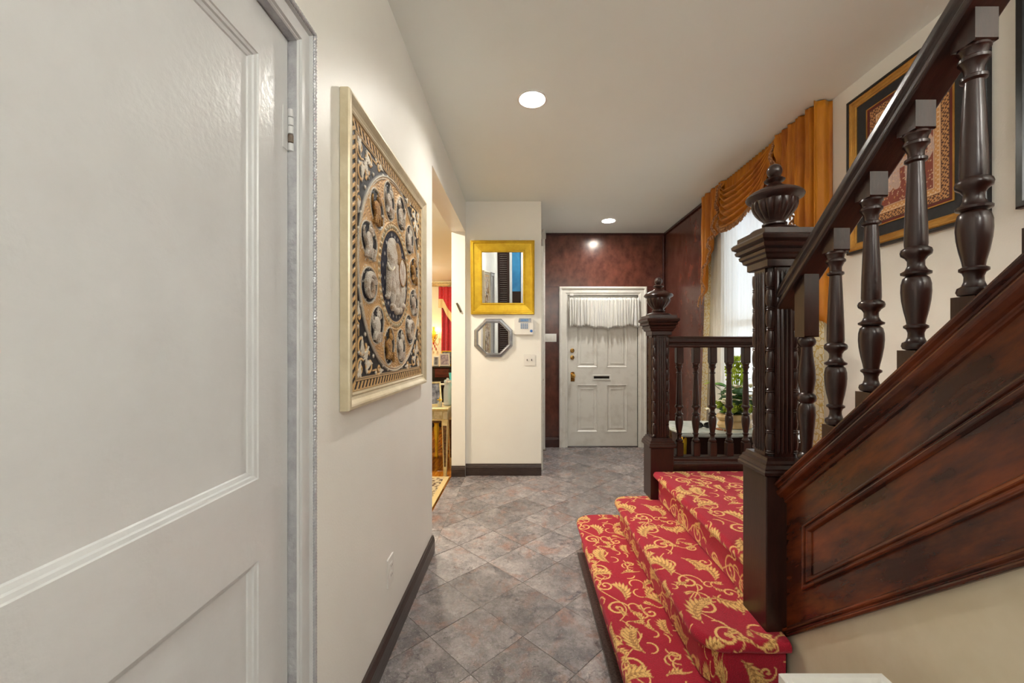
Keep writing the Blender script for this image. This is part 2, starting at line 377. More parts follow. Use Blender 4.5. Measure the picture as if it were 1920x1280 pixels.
# ---------------------------------------------------------------- walls and ceiling
LIGHTS = ((0.061, 2.449), (1.026, 4.81))
RC = 0.075                                     # radius of the lamp cans let into the ceiling
ce = MB(); hs = 0.13; yy0 = YB-0.1; x0_, x1_ = XO, XR+0.14
def sheet(a, b, c, d): ce.add([(a, c, H), (b, c, H), (b, d, H), (a, d, H)], [(0, 1, 2, 3)])
for lx, ly in LIGHTS:
    sheet(x0_, x1_, yy0, ly-hs); sheet(x0_, lx-hs, ly-hs, ly+hs); sheet(lx+hs, x1_, ly-hs, ly+hs); yy0 = ly+hs
    n_ = 40; ci = [(lx+RC*math.cos(2*PI*k/n_), ly+RC*math.sin(2*PI*k/n_), H) for k in range(n_)]
    sq = []
    for k in range(n_):
        c_, s_ = math.cos(2*PI*k/n_), math.sin(2*PI*k/n_); q_ = hs/max(abs(c_), abs(s_)); sq.append((lx+c_*q_, ly+s_*q_, H))
    ce.rings([sq, ci], caps=False, smooth=False)
sheet(x0_, x1_, yy0, YF+0.12)
ce.box(x0_, x1_, YB-0.1, YF+0.12, H+0.08, H+0.12)
struct(ce.build('ceiling', 'ceiling', recalc=False))
DL0, DL1, DLH = 0.20, 1.013, 2.086            # white door in the left wall
wl = MB().box(XO, XL, YB, DL0, 0, H).box(XO, XL, DL1, OP0, 0, H).box(XO, XL, DL0, DL1, DLH, H)
wl.box(XO, XL, OP0, OP1, OPH, H).box(XO, XL, OP1, YC, 0, H)
struct(wl.build('wall_left', 'wall'))
struct(MB().box(XO, 0.197, YC, YF, 0, H).build('wall_pier', 'wall'))
DF0, DF1, DFH = 0.597, 1.525, 2.0
struct(MB().box(0.197, DF0, YF, YF+0.12, 0, H).box(DF1, XR+0.12, YF, YF+0.12, 0, H).box(DF0, DF1, YF, YF+0.12, DFH, H).build('wall_front', 'brown_wall'))
WY0, WY1, WZ0, WZ1 = 2.72, 3.80, 0.55, 2.52
rw = MB().box(XR, XR+0.14, YB, WY0, 0, H).box(XR, XR+0.14, WY1, 4.06, 0, H).box(XR, XR+0.14, WY0, WY1, 0, WZ0).box(XR, XR+0.14, WY0, WY1, WZ1, H)
struct(rw.build('wall_right', 'wall'))
struct(MB().box(XR-0.004, XR+0.14, 4.06, YF, 0, H).build('wall_right_brown', 'brown_wall'))
BW0, BW1, BZ0, BZ1 = -0.235, -0.03, 0.9, 2.2
struct(MB().box(XO, BW0, YB-0.1, YB, 0, H).box(BW0, XR+0.1, YB-0.1, YB, 0, H).build('wall_back', 'wall'))
# brown trims: ceiling line, corner bead, joint over the door
struct(MB().box(0.26, XR-0.004, YF-0.018, YF, H-0.028, H).build('trim_1', 'brown_trim', bevel=0.004))
struct(MB().box(XR-0.024, XR-0.004, 4.06, YF-0.018, H-0.03, H).build('trim_2', 'brown_trim', bevel=0.004))
struct(MB().box(XR-0.034, XR-0.004, YF-0.03, YF, 0, H-0.03).build('trim_3', 'brown_trim', bevel=0.008))
struct(MB().box(0.26, DF0-0.1, YF-0.004, YF, 2.105, 2.112).box(DF1+0.11, XR-0.03, YF-0.004, YF, 2.105, 2.112).build('trim_4', 'brown_trim'))

def baseboard(name, mp, u0, u1, m, hgt=0.11, d=0.018, caps=True):
    prof = [(0, 0), (d, 0), (d, hgt*0.72), (d*0.8, hgt*0.78), (d*0.9, hgt*0.82), (d*0.55, hgt*0.93), (d*0.5, hgt), (0, hgt)]
    rs = [[mp(u, v, n) for n, v in prof] for u in (u0, u1)]
    return struct(MB().rings(rs, smooth=False).build(name, m))
baseboard('baseboard_left', mapL(XL), 1.075, OP0-0.0, 'base_dark')
baseboard('baseboard_jamb', mapF(OP1), XO, XL, 'base_dark')
baseboard('baseboard_pier', mapF(YC), XL, 0.197, 'base_dark', 0.12)
baseboard('baseboard_front', mapF(YF), 0.27, DF0-0.105, 'brown_trim', 0.14)
baseboard('baseboard_front_right', mapF(YF), DF1+0.115, XR-0.034, 'brown_trim', 0.14)
baseboard('baseboard_right', mapR(XR-0.004), 4.1, YF-0.03, 'brown_trim', 0.14)

# ---------------------------------------------------------------- door_1: white two-panel door beside the camera
def panel_leaf(name, mp, u0, u1, v0, v1, panels, thick, m, depth=0.014, mw=0.022):
    """door leaf with recessed moulded panels; panels = [(ua,ub,va,vb)]"""
    us = sorted({u0, u1}|{p[0] for p in panels}|{p[1] for p in panels}); vs = sorted({v0, v1}|{p[2] for p in panels}|{p[3] for p in panels})
    mb = MB()
    for a in range(len(us)-1):
        for b in range(len(vs)-1):
            uc, vc = (us[a]+us[a+1])/2, (vs[b]+vs[b+1])/2
            if any(p[0] < uc < p[1] and p[2] < vc < p[3] for p in panels): continue
            mb.add([mp(us[a], vs[b], 0), mp(us[a+1], vs[b], 0), mp(us[a+1], vs[b+1], 0), mp(us[a], vs[b+1], 0)], [(0, 1, 2, 3)])
    q = [(u0, v0), (u1, v0), (u1, v1), (u0, v1)]
    mb.add([mp(u, v, 0) for u, v in q]+[mp(u, v, -thick) for u, v in q], [(7, 6, 5, 4), (0, 1, 5, 4), (1, 2, 6, 5), (2, 3, 7, 6), (3, 0, 4, 7)])
    return mb
d1 = sgroup('door_1', (-0.585, DL1, 0))
mp = mapL(-0.585)
PAN = [(0.315, 0.90, 1.0275, 1.971), (0.315, 0.90, 0.24, 0.846)]
panel_leaf('leaf', mp, DL0+0.003, DL1-0.003, 0.008, DLH-0.003, PAN, 0.04, 'white').build('leaf', 'white', d1, recalc=False)
for a, b, c, d in PAN:
    q = MB().frame(mp, a, b, c, d, [(0, 0), (0.002, -0.003), (0.008, -0.005), (0.010, -0.009), (0.017, -0.012), (0.020, -0.016), (0.0, -0.02)])
    q.build('panel_moulding', 'white', d1)
    MB().prism([(a, c), (b, c), (b, d), (a, d)], mp, -0.022, -0.015).build('door_panel', 'white', d1)
# hinge: two leaves of barrel knuckles, painted over
for hz in (1.86, 0.35):
    hg = MB().box(-0.589, -0.5835, DL1-0.024, DL1-0.002, hz-0.052, hz+0.052).build('hinge', 'white', d1, bevel=0.001)
    for k in range(5):
        z0 = hz-0.053+k*0.0212
        MB().lathe([(0.004, 0), (0.0068, 0.001), (0.0068, 0.0195), (0.004, 0.0205)], (-0.5775, DL1-0.001, z0), 12).build('knuckle', 'rust' if k == 1 else 'white', hg)
kn = MB().lathe([(0.026, 0), (0.026, 0.004), (0.010, 0.008), (0.010, 0.03), (0.022, 0.04), (0.027, 0.052), (0.022, 0.064), (0.006, 0.068)], (0, 0, 0), 20)
kn.v = [(-0.585+z, 0.262+y, 0.94+x) for x, y, z in kn.v]; kn.build('knob', 'brass', d1)
# casing with an outer rope bead
CASE = [(0.0, -0.03), (0.0, 0.018), (0.002, 0.021), (0.005, 0.021), (0.007, 0.016), (0.010, 0.025), (0.040, 0.027), (0.044, 0.020), (0.047, 0.032), (0.060, 0.034), (0.064, 0.028), (0.064, -0.004), (0.030, -0.004), (0.03, -0.03)]
cs = struct(MB().casing(mapL(XL), DL0, DL1, 0.0, DLH, CASE).build('trim_5', 'white'))
rope = MB()
def rope_run(p0, p1, n):
    path = [tuple(p0[k]+(p1[k]-p0[k])*i/n for k in range(3)) for i in range(n+1)]
    rope.tube(path, 0.0055, 10, mod=lambda i, k: 1+0.13*math.cos(2*(2*PI*k/10)-i*1.5))
yo = DL1+0.0535
rope_run((XL+0.034, yo, 0.0), (XL+0.034, yo, DLH+0.0535), 1100)
rope_run((XL+0.034, yo, DLH+0.0535), (XL+0.034, DL0-0.0535, DLH+0.0535), 420)
rope.build('rope_bead', 'silver_paint', cs)
MB().casing(mapL(XL), DL0+0.001, DL1-0.001, 0, DLH-0.001, [(0.0, -0.006), (0.001, 0.0165), (0.0065, 0.0165), (0.0065, 0.0)]).build('inner_bead', 'silver_paint', cs)

# ---------------------------------------------------------------- door_2: white front door with mail slot
d2 = sgroup('door_2', (DF0, YF, 0))
mp = mapF(YF+0.015)
px = lambda x: (x-979)/FPX*YF
pz = lambda y: 1.32+(650-y)/FPX*YF
P4 = [(px(1082), px(1121), pz(689), pz(597)), (px(1138), px(1177), pz(689), pz(597)), (px(1082), px(1121), pz(810), pz(721)), (px(1138), px(1177), pz(810), pz(721))]
panel_leaf('leaf', mp, DF0+0.004, DF1-0.004, 0.012, DFH-0.004, P4, 0.045, 'white_old').build('leaf', 'white_old', d2, recalc=False)
for a, b, c, d in P4:
    MB().frame(mp, a, b, c, d, [(0, 0), (0.006, 0.004), (0.014, -0.004), (0.024, -0.012), (0.0, -0.02)]).build('panel_moulding', 'white_old', d2)
    MB().prism([(a, c), (b, c), (b, d), (a, d)], mp, -0.02, -0.011).frame(mp, a+0.04, b-0.04, c+0.04, d-0.04, [(0, -0.011), (0.012, -0.005), (0.02, -0.005), (0.02, -0.014), (0, -0.014)]).build('door_panel', 'white_old', d2)
ms = MB().frame(mp, px(1111), px(1145.5), pz(712.5), pz(702.5), [(0, 0), (0.003, 0.007), (0.017, 0.007), (0.019, 0.002), (0.019, -0.001), (0, -0.001)]).build('mail_slot', 'white_old', d2)
MB().prism([(px(1113.5), pz(710)), (px(1143), pz(710)), (px(1143), pz(705)), (px(1113.5), pz(705))], mp, 0.0, 0.0025).build('slot_opening', 'black_plastic', ms)
def disc_on(mp, u, v, prof, seg=20):
    mb = MB().lathe(prof, (0, 0, 0), seg); mb.v = [mp(u+x, v+y, z) for x, y, z in mb.v]; return mb
for yy in (657, 670):
    lk = disc_on(mp, px(1073.2), pz(yy), [(0.028, 0), (0.028, 0.006), (0.022, 0.010), (0.014, 0.012), (0.013, 0.016), (0.004, 0.016)]).build('door_lock', 'brass', d2)
    mpk = mapF(YF+0.015); MB().prism([(px(1073.2)-0.002, pz(yy)-0.008), (px(1073.2)+0.002, pz(yy)-0.008), (px(1073.2)+0.002, pz(yy)+0.008), (px(1073.2)-0.002, pz(yy)+0.008)], mpk, 0.0155, 0.0175).build('keyhole', 'plastic_dark', lk)
disc_on(mp, px(1074), pz(704), [(0.02, 0), (0.02, 0.006), (0.011, 0.012), (0.011, 0.03), (0.024, 0.042), (0.031, 0.056), (0.026, 0.07), (0.008, 0.075)], 24).build('knob', 'brass', d2)
esc = MB().prism([(px(1074)-0.026, pz(715)), (px(1074)+0.026, pz(715)), (px(1074)+0.026, pz(699)), (px(1074)+0.012, pz(697)), (px(1074)-0.012, pz(697)), (px(1074)-0.026, pz(699))], mp, 0, 0.004).build('lock_plate', 'brass', d2, bevel=0.001)
MB().box(px(1068), px(1075), YF-0.03, YF+0.015, pz(555), pz(551)).build('alarm_contact', 'plastic', d2, bevel=0.003)
mp = mapF(YF)
c2 = struct(MB().casing(mp, DF0, DF1, 0.0, DFH, [(0.0, -0.05), (0.0, 0.012), (0.02, 0.016), (0.03, 0.022), (0.075, 0.022), (0.082, 0.034), (0.095, 0.038), (0.108, 0.034), (0.112, 0.0), (0.06, -0.0), (0.06, -0.05)]).build('trim_6', 'white_old'))
struct(MB().box(DF0-0.01, DF1+0.01, YF-0.01, YF+0.1, 0, 0.012).build('trim_7', 'base_dark', bevel=0.003))
# gathered cotton valance on a rod across the door
vt = thing('door_valance', ((DF0+DF1)/2, YF-0.03, pz(614)), 'gathered white striped cotton valance over the front door', 'curtain')
MB().tube([(px(1066), YF-0.035, pz(563.5)), (px(1198), YF-0.035, pz(563.5))], 0.006, 8).ell((px(1066), YF-0.035, pz(563.5)), (0.01, 0.01, 0.01)).ell((px(1198), YF-0.035, pz(563.5)), (0.01, 0.01, 0.01)).build('rod', 'plastic', vt)
nu, nv = 300, 14
u = np.linspace(0, 1, nu)[:, None]; v = np.linspace(0, 1, nv)[None, :]
fold = 0.016*np.sin(2*PI*(21*u+0.8*np.sin(7*u)+0.2*v*np.sin(23*u)))*(0.45+0.75*v)+0.006*np.sin(2*PI*57*u)
zt, zb = pz(559), pz(614)+0.018*np.sin(9*u)+0.012*np.sin(31*u)
P = np.stack([px(1067)+(px(1197)-px(1067))*u+0.01*np.sin(40*u)*v, YF-0.043-fold+0*v, zt+(zb-zt)*v+0.006*np.sin(2*PI*42*u)*(v < 0.02)], -1)
grid('ruffle', P, 'ruffle', vt, thick=0.002)

# closet door and riser in the vestibule
d3 = sgroup('door_3', (0.2, 4.5, 0))
MB().box(0.197, 0.214, 4.42, 5.05, 0, 2.33).build('leaf', 'white_old', d3, bevel=0.003)
MB().box(0.197, 0.224, 4.34, 4.42, 0, 2.4).box(0.197, 0.224, 5.05, 5.10, 0, 2.4).box(0.197, 0.224, 4.42, 5.05, 2.33, 2.4).build('casing', 'white_old', d3, bevel=0.004)
q = MB().lathe([(0.016, 0), (0.016, 0.004), (0.007, 0.008), (0.007, 0.024), (0.014, 0.03), (0.018, 0.038), (0.012, 0.046), (0.003, 0.048)], (0, 0, 0), 16)
q.v = [(0.2135+z, 4.98+y, 0.915+x) for x, y, z in q.v]; q.build('knob', 'brass', d3)
MB().box(0.214, 0.222, 4.42, 4.44, 1.44, 1.54).build('hinge', 'white_old', d3, bevel=0.002)
rp = thing('riser_pipe', (0.272, 5.18, 0), 'white painted vertical heating pipe beside the brown wall', 'pipe')
MB().lathe([(0.022, 0.0), (0.022, H-0.10)], (0.272, 5.18, 0), 16).build('pipe', 'white_old', rp)
MB().lathe([(0.022, H-0.12), (0.031, H-0.115), (0.033, H-0.08), (0.031, H-0.045), (0.022, H-0.04), (0.022, H-0.0)], (0.272, 5.18, 0), 16).tube([(0.272, 5.18, H-0.08), (0.20, 5.18, H-0.08)], 0.022, 12).build('elbow', 'white_old', rp)
MB().lathe([(0.036, 0.0), (0.036, 0.008), (0.023, 0.014)], (0.272, 5.18, 0), 16).build('floor_collar', 'rust', rp)

# ---------------------------------------------------------------- wall plates and small fixtures
def plate(name, mp, u, v, wd, ht, label, cat, kind):
    t = thing(name, mp(u, v, 0), label, cat)
    MB().prism([(u-wd/2, v-ht/2), (u+wd/2, v-ht/2), (u+wd/2, v+ht/2), (u-wd/2, v+ht/2)], mp, 0, 0.006).build('plate', 'plastic', t, bevel=0.003)
    if kind == 'outlet':
        for s in (-1, 1):
            fc = MB().prism([(u-0.017, v+s*0.02-0.012), (u-0.012, v+s*0.02-0.016), (u+0.012, v+s*0.02-0.016), (u+0.017, v+s*0.02-0.012), (u+0.017, v+s*0.02+0.012), (u+0.012, v+s*0.02+0.016), (u-0.012, v+s*0.02+0.016), (u-0.017, v+s*0.02+0.012)], mp, 0.004, 0.009).build('socket', 'plastic', t)
            for e in (-0.0065, 0.0065):
                MB().prism([(u+e-0.0012, v+s*0.02-0.002), (u+e+0.0012, v+s*0.02-0.002), (u+e+0.0012, v+s*0.02+0.007), (u+e-0.0012, v+s*0.02+0.007)], mp, 0.008, 0.0095).build('slot', 'plastic_dark', fc)
    elif kind == 'rocker':
        for k in (-1, 0, 1):
            c = u+k*0.046
            MB().prism([(c-0.017, v-0.033), (c+0.017, v-0.033), (c+0.017, v+0.033), (c-0.017, v+0.033)], mp, 0.004, 0.010).build('rocker', 'white_old', t, bevel=0.003)
    elif kind == 'toggle':
        for k in (-1, 1):
            c = u+k*0.023
            MB().prism([(c-0.004, v-0.009), (c+0.004, v-0.009), (c+0.004, v+0.009), (c-0.004, v+0.009)], mp, 0.004, 0.012).build('toggle', 'plastic_dark', t)
    return t
plate('wall_outlet', mapL(XL), 1.775, 0.342, 0.075, 0.125, 'white double power outlet low on the left wall', 'outlet', 'outlet')
plate('light_switch', mapF(YF), px(1032.5), pz(633), 0.15, 0.105, 'white three-rocker switch plate on the brown wall', 'switch', 'rocker')
qx = lambda x: (x-979)/FPX*YC
qz = lambda y: 1.32+(650-y)/FPX*YC
plate('light_switch', mapF(YC), qx(992.5), qz(674.5), 0.116, 0.116, 'white two-toggle switch plate below the alarm keypad', 'switch', 'toggle')
# alarm keypad
kp = thing('alarm_keypad', (qx(982), YC, qz(627)), 'white alarm keypad with blue display beside octagonal mirror', 'keypad')
mp = mapF(YC); a, b, c, d = qx(964.5), qx(999.5), qz(627), qz(596)
MB().prism([(a+0.008, c), (b-0.008, c), (b, c+0.01), (b, d-0.02), (b-0.02, d), (a+0.02, d), (a, d-0.02), (a, c+0.01)], mp, 0, 0.03).build('housing', 'plastic', kp, bevel=0.006, seg=2)
MB().prism([(qx(972), qz(604.5)), (qx(995), qz(604.5)), (qx(995.5), qz(596.8)), (qx(973), qz(596.8))], mp, 0.026, 0.034).build('display', 'silver', kp, bevel=0.002)
MB().prism([(qx(976), qz(602.5)), (qx(990.5), qz(602.5)), (qx(990.5), qz(598.4)), (qx(976), qz(598.4))], mp, 0.030, 0.0355).build('screen', 'lcd', kp)
bk = MB().prism([(-0.006, -0.0045), (0.006, -0.0045), (0.006, 0.0045), (-0.006, 0.0045)], lambda u, v, n: (u, -n, v), 0, 0.006)
b0 = None
for r in range(4):
    for cc in range(4):
        L_ = (qx(977.5+cc*3.6)-kp.location.x, -0.029, qz(607.5+r*2.6)-kp.location.z)
        if b0 is None: b0 = bk.build('key', 'lcd', kp, loc=L_)
        else: copy_part(b0, kp, L_)
disc_on(mp, qx(996), qz(620.5), [(0.014, 0.0), (0.014, 0.0335), (0.002, 0.034)], 20).build('sticker', 'blue', kp)
# small tilted case on the jamb
mz = MB().prism([(-0.009, -0.05), (0.009, -0.05), (0.009, 0.05), (-0.009, 0.05)], lambda u, v, n: (u, -n, v), 0, 0.014).prism([(-0.006, -0.036), (0.006, -0.036), (0.006, 0.036), (-0.006, 0.036)], lambda u, v, n: (u, -n, v), 0.012, 0.019)
mzo = mz.build('doorpost_case', 'bronze', bevel=0.003); mzo.location = ((860.3-979)/FPX*OP1, OP1, 1.32+(650-576.5)/FPX*OP1); mzo.rotation_euler = (0, math.radians(-25), 0)
tag(mzo, 'small tilted bronze case fixed to the opening jamb', 'ornament')

# ---------------------------------------------------------------- mirrors on the pier
gx0, gx1, gz0, gz1 = qx(883.5), qx(1002), qz(589.5), qz(454)
gm = thing('wall_mirror', (0.5*(gx0+gx1), YC, gz0), 'rectangular mirror in a wide bright gold frame on the pier', 'mirror')
TILT = math.tan(math.radians(4.6))
mpt = lambda u, v, n: (u, YC-0.004-n-(v-gz0)*TILT, v)
FP = [(0, 0), (0, 0.016), (0.008, 0.026), (0.014, 0.024), (0.02, 0.030), (0.030, 0.028), (0.034, 0.020), (0.040, 0.020), (0.098, 0.012), (0.104, 0.018), (0.112, 0.017), (0.118, 0.008), (0.118, 0.0)]
MB().frame(mpt, gx0, gx1, gz0, gz1, FP).build('frame', 'gold', gm)
i_ = 0.116
MB().prism([(gx0+i_, gz0+i_), (gx1-i_, gz0+i_), (gx1-i_, gz1-i_), (gx0+i_, gz1-i_)], mpt, 0.0, 0.006).build('glass', 'mirror', gm)
ox, oz, orr = qx(925), qz(633.5), 0.2135
om = thing('wall_mirror', (ox, YC, oz-0.2), 'small octagonal mirror in a brushed silver frame', 'mirror')
ap = orr/1.0
oct8 = [(ox+ap*math.cos(PI/8+k*PI/4), oz+ap*math.sin(PI/8+k*PI/4)) for k in range(8)]
mp = mapF(YC)
prof = [(1.0, 0.0), (1.0, 0.012), (0.96, 0.024), (0.86, 0.028), (0.82, 0.02), (0.79, 0.020), (0.78, 0.010), (0.78, 0.0)]
rs = [[mp(ox+(u-ox)*s, oz+(v-oz)*s, n) for u, v in oct8] for s, n in prof]; rs.append(rs[0])
MB().rings(rs, caps=False, smooth=False).build('frame', 'silver', om)
MB().prism([(ox+(u-ox)*0.785, oz+(v-oz)*0.785) for u, v in oct8], mp, 0.0, 0.009).build('glass', 'mirror', om)

# ---------------------------------------------------------------- woven pattern tools
class Raster:
    """signed coverage of strokes and leaves on a (possibly periodic) numpy grid"""
    def __init__(s, U, V, wu=None, wv=None): s.U, s.V, s.wu, s.wv = U, V, wu, wv; s.g = np.zeros(U.shape); s.d = np.zeros(U.shape); s.aa = 0.0012
    def loc(s, cu, cv):
        du, dv = s.U-cu, s.V-cv
        if s.wu: du = (du+s.wu/2) % s.wu-s.wu/2
        if s.wv: dv = (dv+s.wv/2) % s.wv-s.wv/2
        return du, dv
    def stroke(s, pts, w, dark=False):
        pts = np.array(pts); c = (pts.max(0)+pts.min(0))/2; du, dv = s.loc(*c); pts = pts-c
        ext = np.abs(pts).max(0)+0.03; sel = (np.abs(du) < ext[0]) & (np.abs(dv) < ext[1]); x, y = du[sel], dv[sel]
        best = np.full(x.shape, -1.0); n = len(pts)-1
        for i in range(n):
            a, b = pts[i], pts[i+1]; ab = b-a; L2 = max((ab**2).sum(), 1e-12)
            t = np.clip(((x-a[0])*ab[0]+(y-a[1])*ab[1])/L2, 0, 1)
            d = np.hypot(x-a[0]-t*ab[0], y-a[1]-t*ab[1]); wi = w(i/n) if callable(w) else w
            best = np.maximum(best, wi-d)
        m = np.clip(best/s.aa+0.5, 0, 1); T = s.d if dark else s.g; T[sel] = np.maximum(T[sel], m)
    def ellipse(s, cu, cv, a, b, ang, shade=0.0):
        du, dv = s.loc(cu, cv); ca, sa = math.cos(ang), math.sin(ang)
        x, y = du*ca+dv*sa, -du*sa+dv*ca
        y = y/(1.0-0.55*np.clip(x/a, -1, 1)) if shade >= 0 else y
        m = np.clip((1-np.sqrt((x/a)**2+(y/b)**2))*min(a, b)/s.aa+0.5, 0, 1); s.g = np.maximum(s.g, m)
        if shade > 0:
            q = np.sqrt((x/a)**2+(y/b)**2); k = m > 0.4; s.d[k] = (np.clip((q-0.62)/0.3, 0, 1)*shade)[k]
    def spiral(s, c, r, turns, a0, sgn, w0, tail=None):
        n = int(26*turns); P = []
        for i in range(n+1):
            t = i/n; q = r*(1-0.82*t); P.append((c[0]+q*math.cos(a0+sgn*2*PI*turns*t), c[1]+q*math.sin(a0+sgn*2*PI*turns*t)))
        if tail: P = list(tail)+P
        s.stroke(P, lambda t: w0*(0.65+0.5*math.sin(PI*min(1, t*1.05))))
        s.ellipse(P[-1][0], P[-1][1], w0*1.7, w0*1.7, 0, 0)
        return P
    def leaf(s, p, ang, L, n=6, curl=0.6, wd=0.30):
        x, y = p; a = ang; st = L/n; sp = [(x, y)]
        for i in range(n):
            x += st*math.cos(a); y += st*math.sin(a); sp.append((x, y)); k = math.sin(PI*(0.18+0.74*i/n)); ll = L*wd*k
            for sg in (-1, 1):
                b = a+sg*0.62; s.ellipse(x+ll*0.55*math.cos(b), y+ll*0.55*math.sin(b), ll*0.78, ll*0.24, b, 0.75)
            a += curl/n
        s.ellipse(x+L*0.08*math.cos(a), y+L*0.08*math.sin(a), L*0.13, L*0.05, a, 0.4)
        s.stroke(sp, lambda t: 0.0030*(1-0.6*t)); s.stroke(sp, 0.0010, dark=True)

CW, CV = 0.64, 0.54
_u, _v = np.meshgrid(np.arange(0, CW, 0.0016), np.arange(0, CV, 0.0016), indexing='ij')
R_ = Raster(_u, _v, CW, CV)
def vine(x0, y0, dx, amp, n=34): return [(x0+dx*i/n, y0+amp*math.sin(2*PI*i/n)) for i in range(n+1)]
for x0, y0, dx, am in ((0.0, 0.15, 0.34, 0.050), (0.30, 0.13, 0.34, 0.045), (0.10, 0.42, 0.32, -0.05), (0.42, 0.41, 0.32, 0.045)): R_.stroke(vine(x0, y0, dx, am), 0.0024)
for c, r, t, a0, sg, w_ in (((0.09, 0.155), 0.052, 1.3, 1.7, -1, 0.0042), ((0.255, 0.15), 0.050, 1.3, -1.6, -1, 0.0046), ((0.41, 0.155), 0.054, 1.35, 1.7, -1, 0.0042), ((0.555, 0.12), 0.044, 1.2, -1.4, -1, 0.0040),
        ((0.17, 0.40), 0.052, 1.35, -1.7, 1, 0.0046), ((0.345, 0.43), 0.048, 1.25, 1.6, 1, 0.0040), ((0.50, 0.42), 0.052, 1.3, 1.7, -1, 0.0046), ((0.03, 0.40), 0.042, 1.2, -1.2, -1, 0.0040),
        ((0.05, 0.275), 0.032, 1.1, 0.4, 1, 0.0036), ((0.33, 0.285), 0.034, 1.15, 2.6, -1, 0.0036), ((0.56, 0.285), 0.034, 1.1, 1.0, 1, 0.0038), ((0.22, 0.03), 0.034, 1.1, 3.0, 1, 0.0036), ((0.47, 0.015), 0.036, 1.15, 0.2, -1, 0.0038)):
    R_.spiral(c, r, t, a0, sg, w_)
for p, a, L_, n, cu, wd in (((0.155, 0.10), -0.2, 0.13, 7, 1.3, 0.36), ((0.31, 0.21), 2.6, 0.12, 7, -1.2, 0.36), ((0.46, 0.10), 0.3, 0.14, 8, -1.4, 0.36), ((0.60, 0.20), 2.2, 0.10, 6, 1.0, 0.38),
        ((0.10, 0.34), 0.6, 0.11, 7, 1.2, 0.36), ((0.24, 0.46), -0.7, 0.13, 8, 1.3, 0.36), ((0.41, 0.37), -2.6, 0.12, 7, -1.1, 0.36), ((0.56, 0.47), 0.4, 0.12, 7, -1.2, 0.36),
        ((0.20, 0.27), 0.2, 0.085, 6, 0.8, 0.36), ((0.42, 0.27), 0.5, 0.095, 6, -0.9, 0.36), ((0.02, 0.04), 0.6, 0.085, 6, 0.9, 0.36), ((0.33, 0.055), -0.5, 0.085, 6, 0.9, 0.36), ((0.58, 0.035), 0.2, 0.07, 5, 0.8, 0.36),
        ((0.09, 0.15), 0.9, 0.045, 4, 0.5, 0.42), ((0.41, 0.15), -2.0, 0.045, 4, 0.5, 0.42), ((0.175, 0.395), -0.6, 0.045, 4, 0.5, 0.42), ((0.50, 0.415), 2.4, 0.045, 4, 0.5, 0.42),
        ((0.12, 0.25), 2.4, 0.05, 4, -0.6, 0.42), ((0.27, 0.345), 1.9, 0.05, 4, 0.6, 0.42), ((0.51, 0.225), 1.2, 0.05, 4, 0.6, 0.42), ((0.135, 0.505), 1.0, 0.055, 4, 0.6, 0.42), ((0.40, 0.50), 0.2, 0.055, 4, -0.6, 0.42)):
    R_.leaf(p, a, L_, n, cu, wd)
rt = random.Random(11)
for k in range(34):
    c = (rt.uniform(0, CW), rt.uniform(0, CV)); r0 = rt.uniform(0.018, 0.045); a0 = rt.uniform(0, 6.28); ln = rt.uniform(1.6, 3.6)*rt.choice((-1, 1))
    R_.stroke([(c[0]+r0*(1-0.25*t)*math.cos(a0+ln*t), c[1]+r0*(1-0.25*t)*math.sin(a0+ln*t)) for t in np.linspace(0, 1, 16)], lambda t: 0.0022+0.0014*math.sin(PI*t))
    if k % 2: R_.leaf((c[0]+r0*math.cos(a0), c[1]+r0*math.sin(a0)), a0-PI/2*(1 if ln > 0 else -1), rt.uniform(0.03, 0.05), 4, rt.uniform(-0.8, 0.8), 0.40)
CG, CD = R_.g, R_.d
RED, REDD = np.array(lin((172, 16, 44))), np.array(lin((136, 8, 30)))
GOLD, GOLDD = np.array(lin((236, 194, 118))), np.array(lin((150, 84, 26)))
def carpet_col(a, b):
    """a: metres along the hall, b: metres across the steps"""
    iu = (np.mod(a, CW)/0.0016).astype(int) % CG.shape[0]; iv = (np.mod(b, CV)/0.0016).astype(int) % CG.shape[1]
    g, d = CG[iu, iv][..., None], CD[iu, iv][..., None]
    return (RED*(1-g))+(GOLD*(1-d)+GOLDD*d)*g

# ---------------------------------------------------------------- staircase
SL = 0.91                                   # slope of the flight, rising towards the camera
YN = 1.39
st = sgroup('staircase', (0.9, 2.0, 0))
# bodies of the first two steps, landing and upper steps (timber under the carpet)
MB().box(0.42, 0.90, 1.16, 2.70, 0, 0.150).build('step_body', 'wood', st)
MB().box(0.65, 0.92, 1.40, 2.60, 0, 0.320).build('step_body', 'wood', st)
MB().box(0.90, 1.836, 1.40, 2.735, 0, 0.492).build('landing_body', 'wood', st)
for k in range(6):
    MB().box(0.952, XR, 0.21, YN-0.198*k, 0.52+0.18*k-0.2, 0.52+0.18*(k+1)-0.012).build('step_body', 'wood', st)
sm = MB().prism([(1.07, 0), (2.57, 0), (2.57, 0.018), (1.07, 0.018)], lambda u, v, n: (n, u, v), 0.350, 0.425).build('granite_strip', 'granite', st, bevel=0.003)
